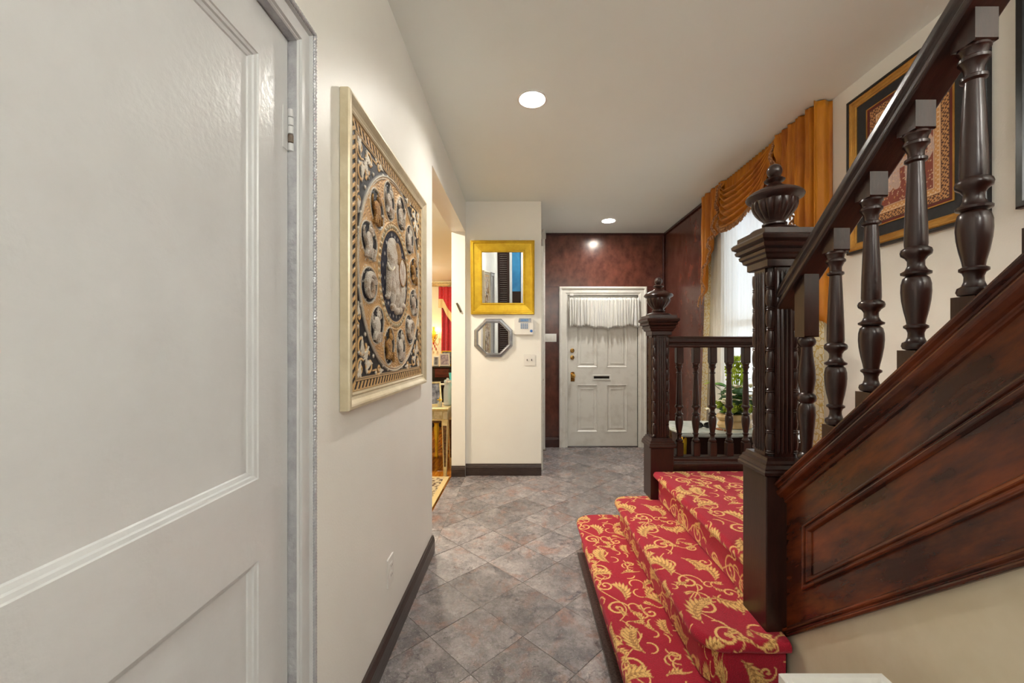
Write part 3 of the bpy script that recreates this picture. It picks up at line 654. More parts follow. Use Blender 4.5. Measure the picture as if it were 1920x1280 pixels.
# string board, its mouldings and the panel
def zs(z0, y): return z0+SL*(YN-y)
YE = 0.06
mpS = lambda u, v, n: (0.907+n, u, v)
strip = lambda a, b, n0, n1, y0=YN, y1=YE: MB().prism([(y0, zs(a, y0)), (y1, zs(a, y1)), (y1, zs(b, y1)), (y0, zs(b, y0))], mpS, n0, n1)
strip(0.345, 0.82, 0.0, 0.043).build('string_board', 'wood_string', st)
CAP = [(-0.040, 0.0), (-0.044, -0.006), (-0.040, -0.014), (-0.030, -0.020), (-0.030, -0.026), (-0.036, -0.034), (-0.032, -0.046), (-0.018, -0.056), (-0.008, -0.060), (-0.008, -0.070), (0.0, -0.074), (0.043, -0.074), (0.062, -0.03), (0.062, 0.0)]
rs = [[(0.907+n, y, zs(0.858+dz, y)) for n, dz in CAP] for y in (YN+0.0, YE)]
MB().rings(rs, smooth=False).build('string_cap', 'wood_string', st, bevel=0.002)
BOT = [(0.0, 0.0), (-0.012, 0.0), (-0.014, 0.010), (-0.008, 0.016), (-0.016, 0.024), (-0.014, 0.034), (0.0, 0.040)]
rs = [[(0.907+n, y, zs(0.322+dz, y)) for n, dz in BOT] for y in (YN, YE)]
MB().rings(rs, smooth=False).build('string_moulding', 'wood_string', st, bevel=0.002)
def mould(za, zb, y0, y1, width, prof, name):
    """panel frame: left upright then two raking runs"""
    P = [[(YE, zs(za-o, YE)), (y0-o*0.0, zs(za-o, y0)), (y0, zs(zb+o, y0)), (YE, zs(zb+o, YE))] for o, n in prof]
    rs = []
    for k in range(4):
        r = []
        for i, (o, n) in enumerate(prof):
            y = YE if k in (0, 3) else y0-o
            z = zs((za-o*1.25) if k < 2 else (zb+o*1.25), y)
            r.append((0.907+n, y, z))
        rs.append(r)
    MB().rings(rs, smooth=False).build(name, 'wood_string', st, bevel=0.0015)
mould(0.668, 0.455, 1.300, YE, 0.03, [(0, 0.002), (0, -0.010), (0.004, -0.014), (0.010, -0.014), (0.013, -0.006), (0.018, -0.012), (0.026, -0.010), (0.031, -0.002), (0.031, 0.002)], 'panel_moulding')
# cream wall under the string
struct(MB().prism([(YN+0.02, 0), (YE, 0), (YE, zs(0.346, YE)), (YN+0.02, zs(0.346, YN+0.02))], mpS, 0.0015, 0.04).build('wall_stair', 'wall_stair'))

# ---------------------------------------------------------------- stair carpet
carpet = thing('stair_carpet', (0.6, 2.0, 0), 'red stair carpet with gold scrolling leaves over the steps', 'carpet')
def carpet_step(xn, yn, yf, top, R, xmax, rise, res, name, nr=None):
    """swept around the free edge: far end, left nosing, near end"""
    D = (xmax-xn)
    nl = int((yf-yn-2*R)/res); nc = max(10, int(R*PI/2/res)); ns = max(6, int((D-R)/res*0.6))
    def outline(d):
        q = max(R-d, 0.0005); dd = max(d-R, 0.0)
        x0, y0, y1 = xn+d, yn+d, yf-d
        far = np.stack([np.linspace(xmax, x0+q, ns), np.full(ns, y1)], -1)
        t = np.linspace(PI/2, PI, nc); c1 = np.stack([x0+q+q*np.cos(t), y1-q+q*np.sin(t)], -1)
        lf = np.stack([np.full(nl, x0), np.linspace(y1-q, y0+q, nl)], -1)
        t = np.linspace(PI, 1.5*PI, nc); c2 = np.stack([x0+q+q*np.cos(t), y0+q+q*np.sin(t)], -1)
        nr_ = np.stack([np.linspace(x0+q, xmax, ns), np.full(ns, y0)], -1)
        return np.concatenate([far, c1, lf, c2, nr_])
    nrm = np.concatenate([np.tile([0, 1.0], (ns, 1)), np.stack([np.cos(np.linspace(PI/2, PI, nc)), np.sin(np.linspace(PI/2, PI, nc))], -1), np.tile([-1.0, 0], (nl, 1)), np.stack([np.cos(np.linspace(PI, 1.5*PI, nc)), np.sin(np.linspace(PI, 1.5*PI, nc))], -1), np.tile([0, -1.0], (ns, 1))])
    rows, cols = [], []; r = 0.021
    for d in np.arange(D-0.003, r, -res):
        o = outline(d); rows.append(np.column_stack([o, np.full(len(o), top)])); cols.append(carpet_col(o[:, 1], o[:, 0]))
    arc = 0.0; o = outline(r)
    for t in np.linspace(0, PI*1.12, 16):                      # rounded nosing, tucked under
        off = r*math.sin(t); z = top-r+r*math.cos(t)
        p = o+nrm*off; rows.append(np.column_stack([p, np.full(len(o), z)])); a = o+nrm*(r*t); cols.append(carpet_col(a[:, 1], a[:, 0]))
    zlow = top-r+r*math.cos(PI*1.12); arc = r*PI*1.12
    o2 = outline(r+0.012)
    for z in np.arange(zlow-0.006, top-rise+0.001, -res):      # riser
        p = o2; rows.append(np.column_stack([p, np.full(len(o), z)])); arc2 = arc+(zlow-z); a = o+nrm*arc2; cols.append(carpet_col(a[:, 1], a[:, 0]))
    P = np.array(rows); c = np.array(cols)
    P[..., 2] += 0.0012*np.sin(P[..., 0]*31+P[..., 1]*17)
    return grid(name, P, 'carpet', carpet, col=c)
carpet_step(0.360, 1.10, 2.79, 0.172, 0.12, 0.66, 0.172, 0.0027, 'step_covering')
carpet_step(0.590, 1.335, 2.675, 0.342, 0.10, 0.89, 0.168, 0.0027, 'step_covering')
# landing, straight nosing between the newels
def carpet_landing(xn, y0, y1, top, xmax, rise, res):
    r = 0.021; n = int((y1-y0)/res); ys = np.linspace(y1, y0, n); rows, cols = [], []
    for x in np.arange(xmax, xn+r, -res*1.3):
        rows.append(np.column_stack([np.full(n, x), ys, np.full(n, top)])); cols.append(carpet_col(ys, np.full(n, x)))
    for t in np.linspace(0, PI*1.12, 14):
        rows.append(np.column_stack([np.full(n, xn+r-r*math.sin(t)), ys, np.full(n, top-r+r*math.cos(t))])); cols.append(carpet_col(ys, np.full(n, xn+r-r*t)))
    zl = top-r+r*math.cos(PI*1.12); xr = xn+r+0.012
    for z in np.arange(zl-0.006, top-rise, -res):
        rows.append(np.column_stack([np.full(n, xr), ys, np.full(n, z)])); cols.append(carpet_col(ys, np.full(n, xn+r-r*PI*1.12-(zl-z))))
    return grid('landing_covering', np.array(rows), 'carpet', carpet, col=np.array(cols))
carpet_landing(0.838, 1.535, 2.600, 0.522, 1.836, 0.175, 0.0032)
def carpet_up(k):
    y1 = YN-0.198*k; top = 0.52+0.18*(k+1); n = 60; xs = np.linspace(0.956, XR-0.002, n); rows, cols = [], []
    for z in np.arange(top-0.18, top-0.01, 0.012):
        rows.append(np.column_stack([xs, np.full(n, y1+0.004), np.full(n, z)])); cols.append(carpet_col(xs, np.full(n, z)))
    for y in np.arange(y1+0.016, y1-0.195, -0.012):
        rows.append(np.column_stack([xs, np.full(n, y), np.full(n, top)])); cols.append(carpet_col(xs, np.full(n, top-y)))
    grid('step_covering', np.array(rows), 'carpet', carpet, col=np.array(cols))
for k in range(6): carpet_up(k)

# ---------------------------------------------------------------- newel posts, balusters, rails
def newel(parent, cx, cy, zb, zp):
    """square post: base block, moulded plinth, fluted shaft with bead corners, moulded cap, urn"""
    po = MB().square([(0.0745, zb), (0.0745, zp-0.004), (0.072, zp)], (cx, cy, 0)).build('newel_post', 'wood', parent, bevel=0.003)
    MB().square([(0.076, zp), (0.086, zp+0.004), (0.087, zp+0.014), (0.083, zp+0.020), (0.084, zp+0.026), (0.076, zp+0.036), (0.076, zp+0.042), (0.068, zp+0.050), (0.066, zp+0.060), (0.05, zp+0.060)], (cx, cy, 0)).build('plinth_moulding', 'wood', po)
    s0, s1 = zp+0.058, zp+0.725
    sh = MB().prism([(cx+a*0.054, cy+b*0.054) for a, b in ((-1, -0.60), (-0.82, -0.60), (-0.60, -0.82), (-0.60, -1), (0.60, -1), (0.60, -0.82), (0.82, -0.60), (1, -0.60), (1, 0.60), (0.82, 0.60), (0.60, 0.82), (0.60, 1), (-0.60, 1), (-0.60, 0.82), (-0.82, 0.60), (-1, 0.60))], lambda u, v, n: (u, v, n), s0, s1)
    for k in range(4):                                       # reeds between the flutes
        for e in (-0.021, -0.007, 0.007, 0.021):
            a = k*PI/2; ux, uy = math.cos(a), math.sin(a)
            c = (cx+ux*0.0525-uy*e, cy+uy*0.0525+ux*e)
            sh.lathe([(0.002, s0+0.012), (0.0066, s0+0.024), (0.0066, s1-0.024), (0.002, s1-0.012)], (c[0], c[1], 0), 8)
    sh.build('fluted_shaft', 'wood', po)
    nb = 9; hb = (s1-s0-0.02)/nb
    bp = []
    for i in range(nb):
        z = 0.01+i*hb
        bp += [(0.012, z), (0.0150, z+0.003), (0.0125, z+0.0065), (0.0150, z+0.010), (0.0115, z+0.014)]
        for t in np.linspace(0.15, 0.85, 6): bp.append((0.0105+0.0048*math.sin(PI*t)**0.5, z+0.014+(hb-0.015)*t))
    for a, b in ((-1, -1), (1, -1), (1, 1), (-1, 1)):
        MB().lathe(bp, (cx+a*0.0405, cy+b*0.0405, s0), 14).build('bead_column', 'wood', po)
    z1 = s1
    MB().square([(0.058, z1-0.004), (0.064, z1), (0.064, z1+0.022), (0.074, z1+0.028), (0.076, z1+0.038), (0.083, z1+0.044), (0.085, z1+0.054), (0.080, z1+0.058), (0.092, z1+0.064), (0.095, z1+0.074), (0.090, z1+0.080), (0.102, z1+0.088), (0.104, z1+0.099), (0.098, z1+0.106), (0.088, z1+0.108), (0.088, z1+0.126), (0.02, z1+0.134)], (cx, cy, 0)).build('post_cap', 'wood', po)
    f = z1+0.126
    prof = [(0.078, 0.0), (0.080, 0.006), (0.074, 0.012), (0.060, 0.016), (0.044, 0.021), (0.033, 0.027), (0.040, 0.031), (0.040, 0.036), (0.034, 0.040), (0.036, 0.046)]
    prof += [(0.036+0.037*math.sin(PI/2*t)**0.9, 0.046+0.068*t) for t in (0.2, 0.4, 0.6, 0.8, 1.0)]
    prof += [(0.078, 0.119), (0.090, 0.125), (0.093, 0.132), (0.089, 0.140), (0.078, 0.148), (0.060, 0.157), (0.040, 0.166), (0.024, 0.176), (0.019, 0.184), (0.030, 0.189), (0.034, 0.194), (0.028, 0.199), (0.016, 0.203)]
    prof += [(0.025*math.cos(a), 0.227+0.025*math.sin(a)) for a in np.linspace(-1.0, 1.5, 9)]
    gad = lambda t, r, z: 1.0 if not 0.047 < z < 0.113 else 1+(0.13*abs(math.cos(8*t))**0.6-0.08)*math.sin(PI*min(1, (z-0.04)/0.09))
    MB().lathe(prof, (cx, cy, f), 128, mod=gad).build('urn_finial', 'wood', po)
    return po
TURN = 0.52                                                   # length of the turned part
BAL = [(0.018, 0.0), (0.026, 0.003), (0.029, 0.010), (0.027, 0.018), (0.020, 0.022), (0.0165, 0.032), (0.016, 0.042), (0.019, 0.050), (0.0245, 0.054), (0.0245, 0.059), (0.018, 0.063), (0.020, 0.075), (0.0245, 0.095), (0.0285, 0.12), (0.0300, 0.14), (0.0295, 0.158), (0.0262, 0.172), (0.020, 0.178), (0.030, 0.182), (0.0305, 0.187), (0.022, 0.192), (0.0172, 0.202), (0.0172, 0.214), (0.022, 0.222), (0.0300, 0.228), (0.0315, 0.235), (0.0295, 0.242), (0.0225, 0.247), (0.0235, 0.255), (0.0225, 0.30), (0.0195, 0.38), (0.0165, 0.440), (0.0160, 0.448), (0.0225, 0.452), (0.0225, 0.458), (0.0162, 0.462), (0.0165, 0.474), (0.022, 0.486), (0.0265, 0.490), (0.0265, 0.496), (0.022, 0.500), (0.024, 0.510), (0.028, 0.514), (0.026, 0.520)]
BAL = [(r*0.92, z) for r, z in BAL]
# raking rail
rail = thing('stair_railing', (0.925, YN, 0.86), 'dark turned-wood stair railing rising from the near urn-topped newel', 'railing')
newel(rail, 0.912, 1.465, 0.0, 0.876)
HR = [(-0.036, -0.090), (-0.042, -0.086), (-0.042, -0.070), (-0.034, -0.062), (-0.034, -0.052), (-0.042, -0.044), (-0.040, -0.020), (-0.028, -0.004), (-0.010, 0.002), (0.010, 0.002), (0.028, -0.004), (0.040, -0.020), (0.042, -0.044), (0.034, -0.052), (0.034, -0.062), (0.042, -0.070), (0.042, -0.086), (0.036, -0.090)]
ZR = 1.556
rs = [[(0.925+n, y, zs(ZR+dz, y)) for n, dz in HR] for y in (1.42, YE)]
MB().rings(rs, smooth=False).build('handrail', 'wood_rail', rail, bevel=0.003, seg=2)
tb = MB().lathe(BAL, (0, 0, 0), 20)
turned = None
def flight_baluster(y, special=False):
    global turned
    zc = zs(0.858, y); zr = zs(ZR-0.09, y); hw = 0.0235
    zb = zc+0.055; zt = zb+TURN*0.98
    b = MB().prism([(y-hw, zs(0.85, y-hw)), (y+hw, zs(0.85, y+hw)), (y+hw, zb), (y-hw, zb)], lambda u, v, n: (0.925+n, u, v), -hw, hw)
    if special:
        zb = zc+0.028; zt = zc+0.028+0.40
        b = MB().prism([(y-hw, zs(0.85, y-hw)), (y+hw, zs(0.85, y+hw)), (y+hw, zb), (y-hw, zb)], lambda u, v, n: (0.925+n, u, v), -hw, hw)
    bo = b.build('baluster', 'wood', rail, bevel=0.004)
    MB().prism([(y-hw, zt), (y+hw, zt), (y+hw, zs(ZR-0.08, y+hw)), (y-hw, zs(ZR-0.08, y-hw))], lambda u, v, n: (0.925+n, u, v), -hw, hw).build('top_block', 'wood', bo, bevel=0.004)
    if special:
        q = 0.40; pr = [(0.020, 0), (0.025, 0.004), (0.027, 0.012), (0.024, 0.020), (0.017, 0.026), (0.016, 0.04), (0.020, 0.09), (0.0255, 0.15), (0.024, 0.175), (0.018, 0.186), (0.026, 0.194), (0.0275, 0.203), (0.026, 0.212), (0.018, 0.220), (0.021, 0.235), (0.0255, 0.262), (0.024, 0.295), (0.018, 0.345), (0.017, 0.368), (0.024, 0.376), (0.0265, 0.385), (0.024, 0.394), (0.02, 0.40)]
        MB().lathe(pr, (0.925, y, zb), 20).build('turned_shaft', 'wood', bo)
    else:
        L_ = (0.925-0.925, y-YN, zb-0.86)
        if turned is None:
            turned = tb.build('turned_shaft', 'wood', bo, loc=L_)
        else:
            turned_c = copy_part(turned, bo, L_)
        o = bo.children[-1] if len(bo.children) else None
        for ch in bo.children:
            if ch.name.startswith('turned_shaft'): ch.scale = (1, 1, 0.98)
for k in range(9): flight_baluster(1.318-0.122*k, k == 0)
# level rail across the landing
lr = thing('landing_railing', (1.4, 2.665, 0.52), 'level dark turned-wood balustrade along the back of the landing', 'railing')
newel(lr, 0.896, 2.665, 0.343, 0.672)
YL = 2.665
HL = [(-0.030, 0.0), (-0.036, 0.006), (-0.036, 0.018), (-0.028, 0.024), (-0.028, 0.030), (-0.038, 0.036), (-0.038, 0.056), (-0.026, 0.070), (0.0, 0.074), (0.026, 0.070), (0.038, 0.056), (0.038, 0.036), (0.028, 0.030), (0.028, 0.024), (0.036, 0.018), (0.036, 0.006), (0.030, 0.0)]
MB().rings([[(x, YL+a, 1.315+b) for a, b in HL] for x in (0.94, 1.838)], smooth=False).build('handrail', 'wood', lr, bevel=0.002)
LB = [(-0.045, 0.0), (-0.045, 0.02), (-0.036, 0.03), (-0.036, 0.05), (-0.026, 0.062), (0.026, 0.062), (0.036, 0.05), (0.036, 0.03), (0.045, 0.02), (0.045, 0.0)]
MB().rings([[(x, YL+a, 0.545+b) for a, b in LB] for x in (0.965, 1.838)], smooth=False).box(0.965, 1.838, YL-0.04, YL+0.04, 0.50, 0.546).build('bottom_rail', 'wood', lr, bevel=0.002)
blk = None; tsh = None
for k in range(8):
    x = 1.032+0.1094*k; hw = 0.0225
    L_ = (x-1.4, 0, 0)
    if blk is None:
        blk = MB().box(-hw, hw, -hw, hw, 0.085, 0.175).build('baluster', 'wood', lr, bevel=0.004, loc=L_); bo = blk
        tsh = tb.build('turned_shaft', 'wood', bo, loc=(0, 0, 0.174)); tsh.scale = (0.92, 0.92, 1.0)
        tpb = MB().box(-hw, hw, -hw, hw, 0.693, 0.797).build('top_block', 'wood', bo, bevel=0.004, loc=(0, 0, 0))
    else:
        bo = copy_part(blk, lr, L_); c = copy_part(tsh, bo, (0, 0, 0.174)); copy_part(tpb, bo, (0, 0, 0))

# ---------------------------------------------------------------- embroidered elephant hanging on the left wall
KY0, KY1, KZ0, KZ1 = 1.285, 2.325, 1.115, 2.145
kx = XL+0.002
ka = thing('embroidered_picture', (XL, (KY0+KY1)/2, KZ0), 'padded embroidered elephant tapestry in a champagne gold frame', 'picture')
mp = mapL(kx)
MB().frame(mp, KY0, KY1, KZ0, KZ1, [(0, 0), (0, 0.026), (0.003, 0.031), (0.012, 0.033), (0.018, 0.030), (0.030, 0.022), (0.040, 0.018), (0.046, 0.021), (0.052, 0.018), (0.054, 0.008), (0.054, 0.0)]).build('frame', 'champagne', ka)
KC = ((KY0+KY1)/2, (KZ0+KZ1)/2); hk = 0.468
uu = np.linspace(-hk, hk, 340); U, V = np.meshgrid(uu, uu, indexing='ij')
r = np.hypot(U, V); th = np.arctan2(V, U); m = np.maximum(np.abs(U), np.abs(V))
NAVY, KG, KS, KD = np.array(lin((16, 16, 26))), np.array(lin((226, 184, 122))), np.array(lin((222, 214, 196))), np.array(lin((178, 136, 96)))
colr = np.ones(U.shape+(3,))*NAVY; hgt = np.zeros(U.shape)
def paint(mask, c, hh=0.0):
    global colr, hgt
    mk = mask[..., None]; colr = colr*(1-mk)+np.asarray(c)*mk; hgt = np.maximum(hgt, mask*hh)
# corner vines, drawn once and folded into the four corners
Rk = Raster(np.abs(U), np.abs(V)); Rk.aa = 0.003
Rk.spiral((0.375, 0.30), 0.045, 1.1, PI, -1, 0.005, tail=[(0.30, 0.34), (0.32, 0.32)])
Rk.spiral((0.30, 0.375), 0.045, 1.1, -PI/2, 1, 0.005, tail=[(0.34, 0.30), (0.33, 0.32)])
Rk.spiral((0.385, 0.385), 0.036, 1.1, PI*1.25, 1, 0.0045)
Rk.spiral((0.205, 0.398), 0.024, 1.2, 0, 1, 0.004, tail=[(0.27, 0.40), (0.25, 0.40)]); Rk.spiral((0.398, 0.205), 0.024, 1.2, PI/2, -1, 0.004, tail=[(0.40, 0.27), (0.40, 0.25)])
paint(Rk.g, KG, 0.003)
Rk = Raster(np.abs(U), np.abs(V)); Rk.aa = 0.003
for p, a, L_ in (((0.372, 0.275), 1.57, 0.05), ((0.275, 0.372), 0.0, 0.05), ((0.385, 0.36), 1.2, 0.045), ((0.31, 0.31), 0.78, 0.05), ((0.405, 0.155), 1.6, 0.035), ((0.155, 0.405), 0, 0.035)): Rk.leaf(p, a, L_, 4, 0.3, 0.5)
for p in ((0.33, 0.40), (0.40, 0.33), (0.41, 0.24), (0.24, 0.41), (0.345, 0.265), (0.265, 0.345), (0.41, 0.41), (0.16, 0.385), (0.385, 0.16), (0.405, 0.10), (0.10, 0.405)): Rk.ellipse(*p, 0.007, 0.007, 0, 0)
paint(Rk.g, KS, 0.005)
# border bands
q = np.clip((m-0.428)/0.002, 0, 1)
along = np.where(np.abs(U) > np.abs(V), V, U)
wave = np.clip((np.sin(along*2*PI/0.032+(m-0.445)*140)+0.1)*2.5, 0, 1)*(m > 0.430)*(m < 0.456)
paint(wave, KG*0.9, 0.003)
for c_, w_ in ((0.426, 0.0028), (0.459, 0.003), (0.4185, 0.0022)): paint(np.clip(1.4-np.abs(m-c_)/w_, 0, 1), KG*0.8+0.1*KS, 0.004)
# gold disc with couched thread
disc = np.clip((0.414-r)/0.002, 0, 1)
herr = 0.5+0.5*np.sin(2*PI*(r/0.013)+np.abs(np.mod(th*18, 2)-1)*5)
paint(disc, (KG*0.95)[None, None]*herr[..., None]+(KD)[None, None]*(1-herr[..., None]), 0.0); hgt += disc*herr*0.0016
for c_, w_ in ((0.414, 0.005), (0.404, 0.0025)): paint(np.clip(1.3-np.abs(r-c_)/w_, 0, 1), KS*0.8, 0.006)
MED = []
for k in range(12):
    a = PI/12+k*PI/6; cu, cv = 0.318*math.cos(a), 0.318*math.sin(a); MED.append((cu, cv, a))
    e = np.hypot((U-cu)*math.cos(a)+(V-cv)*math.sin(a), 0)**2/0.080**2+((-(U-cu)*math.sin(a)+(V-cv)*math.cos(a))/0.066)**2
    e = np.sqrt(e); paint(np.clip((1-e)/0.03, 0, 1), NAVY, 0)
    paint(np.clip(1.3-np.abs(e-1.0)/0.06, 0, 1), KS*0.75, 0.006); paint(np.clip(1.2-np.abs(e-1.10)/0.035, 0, 1), KG*0.9, 0.004)
e = np.hypot(U/0.196, V/0.205)
paint(np.clip((1-e)/0.01, 0, 1), np.array(lin((24, 27, 48))), 0)
bead = 0.6+0.4*np.sin(th*46)
paint(np.clip(1.25-np.abs(e-1.055)/0.06, 0, 1)*bead, np.array(lin((176, 176, 150))), 0.009)
for c_ in (0.985, 1.135): paint(np.clip(1.2-np.abs(e-c_)/0.022, 0, 1), KG*0.8, 0.005)
gu, gv = np.mod(U+0.5*0.044*(np.floor(V/0.05) % 2), 0.044)-0.022, np.mod(V, 0.05)-0.025
paint((np.clip(1.4-np.hypot(gu/0.005, gv/0.007), 0, 1))*(e < 0.93), np.array(lin((205, 200, 190))), 0.003)
rk = np.random.RandomState(8)
for k in range(520):
    a_ = rk.uniform(0, 2*PI); q_ = rk.uniform(0.21, 0.41); ca, cb = q_*math.cos(a_), q_*math.sin(a_)
    i0, j0 = int((ca+hk)/(2*hk)*339), int((cb+hk)/(2*hk)*339); sl = (slice(max(i0-3, 0), i0+4), slice(max(j0-3, 0), j0+4))
    mk = np.clip(1.5-np.hypot(U[sl]-ca, V[sl]-cb)/0.0032, 0, 1)*(k % 5 != 0); colr[sl] = colr[sl]*(1-mk[..., None])+KS*mk[..., None]; hgt[sl] = np.maximum(hgt[sl], mk*0.003)
P = np.stack([kx+0.010+hgt, KC[0]+U, KC[1]+V], -1)
grid('embroidered_cloth', P, 'embroid', ka, col=colr)
MB().prism([(KY0+0.04, KZ0+0.04), (KY1-0.04, KZ0+0.04), (KY1-0.04, KZ1-0.04), (KY0+0.04, KZ1-0.04)], mp, 0.0, 0.007).build('backing', 'black_frame', ka)
# stuffed elephant of the centre
X0 = kx+0.012
def blob(mb, u, v, a, b, d, ang=0.0, n=0.0):
    mb.ell((X0+n*0.5, KC[0]+u, KC[1]+v), (d*0.52, a, b), Matrix.Rotation(ang, 3, 'X'), 16, 10); return mb
el = MB()
blob(el, 0.035, 0.02, 0.105, 0.088, 0.034, 0.15); blob(el, -0.045, 0.085, 0.062, 0.075, 0.038, 0.2); blob(el, -0.035, 0.135, 0.035, 0.03, 0.03)
for u_, v_, l_ in ((-0.038, -0.085, 0.072), (0.015, -0.092, 0.078), (0.062, -0.092, 0.072), (0.105, -0.075, 0.064)):
    blob(el, u_, v_+0.02, 0.026, l_, 0.030); blob(el, u_, v_-l_+0.02, 0.029, 0.018, 0.030)
el.build('elephant_body', 'animal', ka)
tr = MB().tube([(X0+0.006, KC[0]+a, KC[1]+b) for a, b in ((-0.08, 0.06), (-0.098, 0.02), (-0.104, -0.03), (-0.108, -0.075), (-0.118, -0.105), (-0.132, -0.098))], [0.020, 0.017, 0.014, 0.012, 0.010, 0.007], 12)
tr.build('elephant_trunk', 'animal', ka)
MB().tube([(X0+0.016, KC[0]+a, KC[1]+b) for a, b in ((-0.07, 0.03), (-0.10, 0.012), (-0.128, 0.018), (-0.145, 0.035))], [0.008, 0.007, 0.006, 0.003], 8).build('tusk', 'petal', ka)
blob(MB(), 0.005, 0.10, 0.040, 0.052, 0.014, 0.3, 0.026).build('elephant_ear', 'animal_gold', ka)
sd = blob(MB(), 0.06, 0.03, 0.06, 0.066, 0.012, 0.1, 0.028); sd.build('saddle_cloth', 'animal', ka)
sb = MB().tube([(X0+0.017+0.001*math.sin(t), KC[0]+0.06+0.056*math.cos(t), KC[1]+0.03+0.062*math.sin(t)) for t in np.linspace(0, 2*PI, 30)], 0.0028, 6); sb.build('saddle_trim', 'animal_gold', ka)
# twelve stuffed animals around the ring
for k, (cu, cv, a) in enumerate(MED):
    rg = random.Random(40+k); mb = MB(); s = -1 if rg.random() < 0.6 else 1
    if k in (6, 10):                                         # coiled serpent
        pts = [(X0+0.006, KC[0]+cu+0.042*math.cos(t)*(1-t/16), KC[1]+cv+0.05*math.sin(t)*(1-t/16)-0.005) for t in np.linspace(0.3, 9.5, 40)]
        mb.tube(pts, [0.014*(1-0.5*i/40) for i in range(40)], 8); blob(mb, cu+0.03*s, cv+0.04, 0.018, 0.014, 0.016)
    else:
        an = rg.uniform(-0.9, 0.9)
        blob(mb, cu, cv-0.006, 0.030+rg.uniform(0, 0.008), 0.040, 0.020, an*0.6); blob(mb, cu-s*0.022, cv+0.038, 0.020, 0.019, 0.018); blob(mb, cu-s*0.036, cv+0.034, 0.013, 0.009, 0.013)
        for q in range(4):
            e0 = (cu+(q-1.5)*0.016, cv-0.028); e1 = (cu+(q-1.5)*0.024+rg.uniform(-.008, .008), cv-0.064+rg.uniform(-0.004, 0.012))
            mb.tube([(X0+0.005, KC[0]+e0[0], KC[1]+e0[1]), (X0+0.006, KC[0]+(e0[0]+e1[0])/2+0.004*s, KC[1]+(e0[1]+e1[1])/2), (X0+0.005, KC[0]+e1[0], KC[1]+e1[1])], [0.011, 0.009, 0.0075], 8)
        mb.tube([(X0+0.004, KC[0]+cu+s*(0.028+0.03*math.sin(t)), KC[1]+cv-0.02+0.03*t) for t in np.linspace(0, 2, 8)], [0.008-0.0006*i for i in range(8)], 6)
        for e in (-1, 1): blob(mb, cu-s*0.02+e*0.009, cv+0.060, 0.005, 0.014+0.008*rg.random(), 0.008, e*0.3)
    mb.build('stuffed_animal', 'animal' if k % 4 else 'animal_gold', ka)

# ---------------------------------------------------------------- framed elephant print and its neighbour on the right wall
FY0, FY1, FZ0, FZ1 = 1.622, 2.322, 1.842, 2.712
fp = thing('framed_print', (XR, (FY0+FY1)/2, FZ0), 'framed red-brown elephant print with black mat above the stairs', 'picture')
mp = mapR(XR)
MB().frame(mp, FY0, FY1, FZ0, FZ1, [(0, 0), (0, 0.020), (0.004, 0.026), (0.012, 0.024), (0.016, 0.018), (0.016, 0.0)]).build('outer_frame', 'black_frame', fp)
MB().frame(mp, FY0+0.015, FY1-0.015, FZ0+0.015, FZ1-0.015, [(0, 0), (0, 0.020), (0.006, 0.024), (0.014, 0.022), (0.018, 0.018), (0.030, 0.015), (0.036, 0.017), (0.042, 0.012), (0.042, 0.0)]).build('gold_frame', 'gold_wood', fp)
MB().prism([(FY0+0.05, FZ0+0.05), (FY1-0.05, FZ0+0.05), (FY1-0.05, FZ1-0.05), (FY0+0.05, FZ1-0.05)], mp, 0.0, 0.008).build('mat_board', 'mat_board', fp)
GY0, GY1, GZ0, GZ1 = 1.770, 2.186, 1.970, 2.588
MB().frame(mp, GY0-0.016, GY1+0.016, GZ0-0.016, GZ1+0.016, [(0, 0.006), (0, 0.012), (0.006, 0.012), (0.006, 0.006)]).build('gold_fillet', 'gold_wood', fp)
MB().frame(mp, GY0-0.009, GY1+0.009, GZ0-0.009, GZ1+0.009, [(0, 0.006), (0, 0.0105), (0.010, 0.0105), (0.010, 0.006)]).build('red_fillet', 'red_line', fp)
yy = np.linspace(GY1, GY0, 170); zz = np.linspace(GZ0, GZ1, 250); Yg, Zg = np.meshgrid(yy, zz, indexing='ij')
pu = (GY1-Yg); pv = (Zg-GZ0); pw, ph = GY1-GY0, GZ1-GZ0                  # pu to the right in the picture
ed = np.minimum(np.minimum(pu, pw-pu), np.minimum(pv, ph-pv))
bg, tan, crm, brn, gry = [np.array(lin(c)) for c in ((142, 70, 56), (214, 158, 100), (236, 210, 176), (84, 44, 32), (204, 178, 170))]
pc = np.ones(Yg.shape+(3,))*bg
def pp(mask, c):
    global pc
    pc = pc*(1-mask[..., None])+c*mask[..., None]
n1 = np.sin(pu*2*PI/0.022)*np.sin(pv*2*PI/0.022)
pp(np.clip((0.070-ed)/0.002, 0, 1), tan); pp((np.sin(pu*290)*np.sin(pv*290) > 0.3)*(ed < 0.066)*(ed > 0.046)*0.8, crm)
pp(np.clip((0.042-ed)/0.002, 0, 1), brn); pp((np.sin(pu*330+np.sin(pv*200))*np.sin(pv*330+np.sin(pu*200)) > -0.05)*(ed < 0.038)*(ed > 0.006)*0.9, tan)
for c_ in (0.072, 0.045): pp(np.clip(1.3-np.abs(ed-c_)/0.0022, 0, 1), crm)
Re = Raster(pu, pv); Re.aa = 0.002
ex, ey = 0.205, 0.275
Re.ellipse(ex-0.02, ey+0.03, 0.095, 0.070, 0.0, -1); Re.ellipse(ex+0.072, ey+0.072, 0.042, 0.052, 0.2, -1); Re.ellipse(ex+0.06, ey+0.125, 0.028, 0.022, 0, -1)
for lx in (-0.085, -0.045, 0.022, 0.055): Re.stroke([(ex+lx, ey+0.0), (ex+lx-0.003, ey-0.06), (ex+lx+0.002, ey-0.118)], lambda t: 0.020)
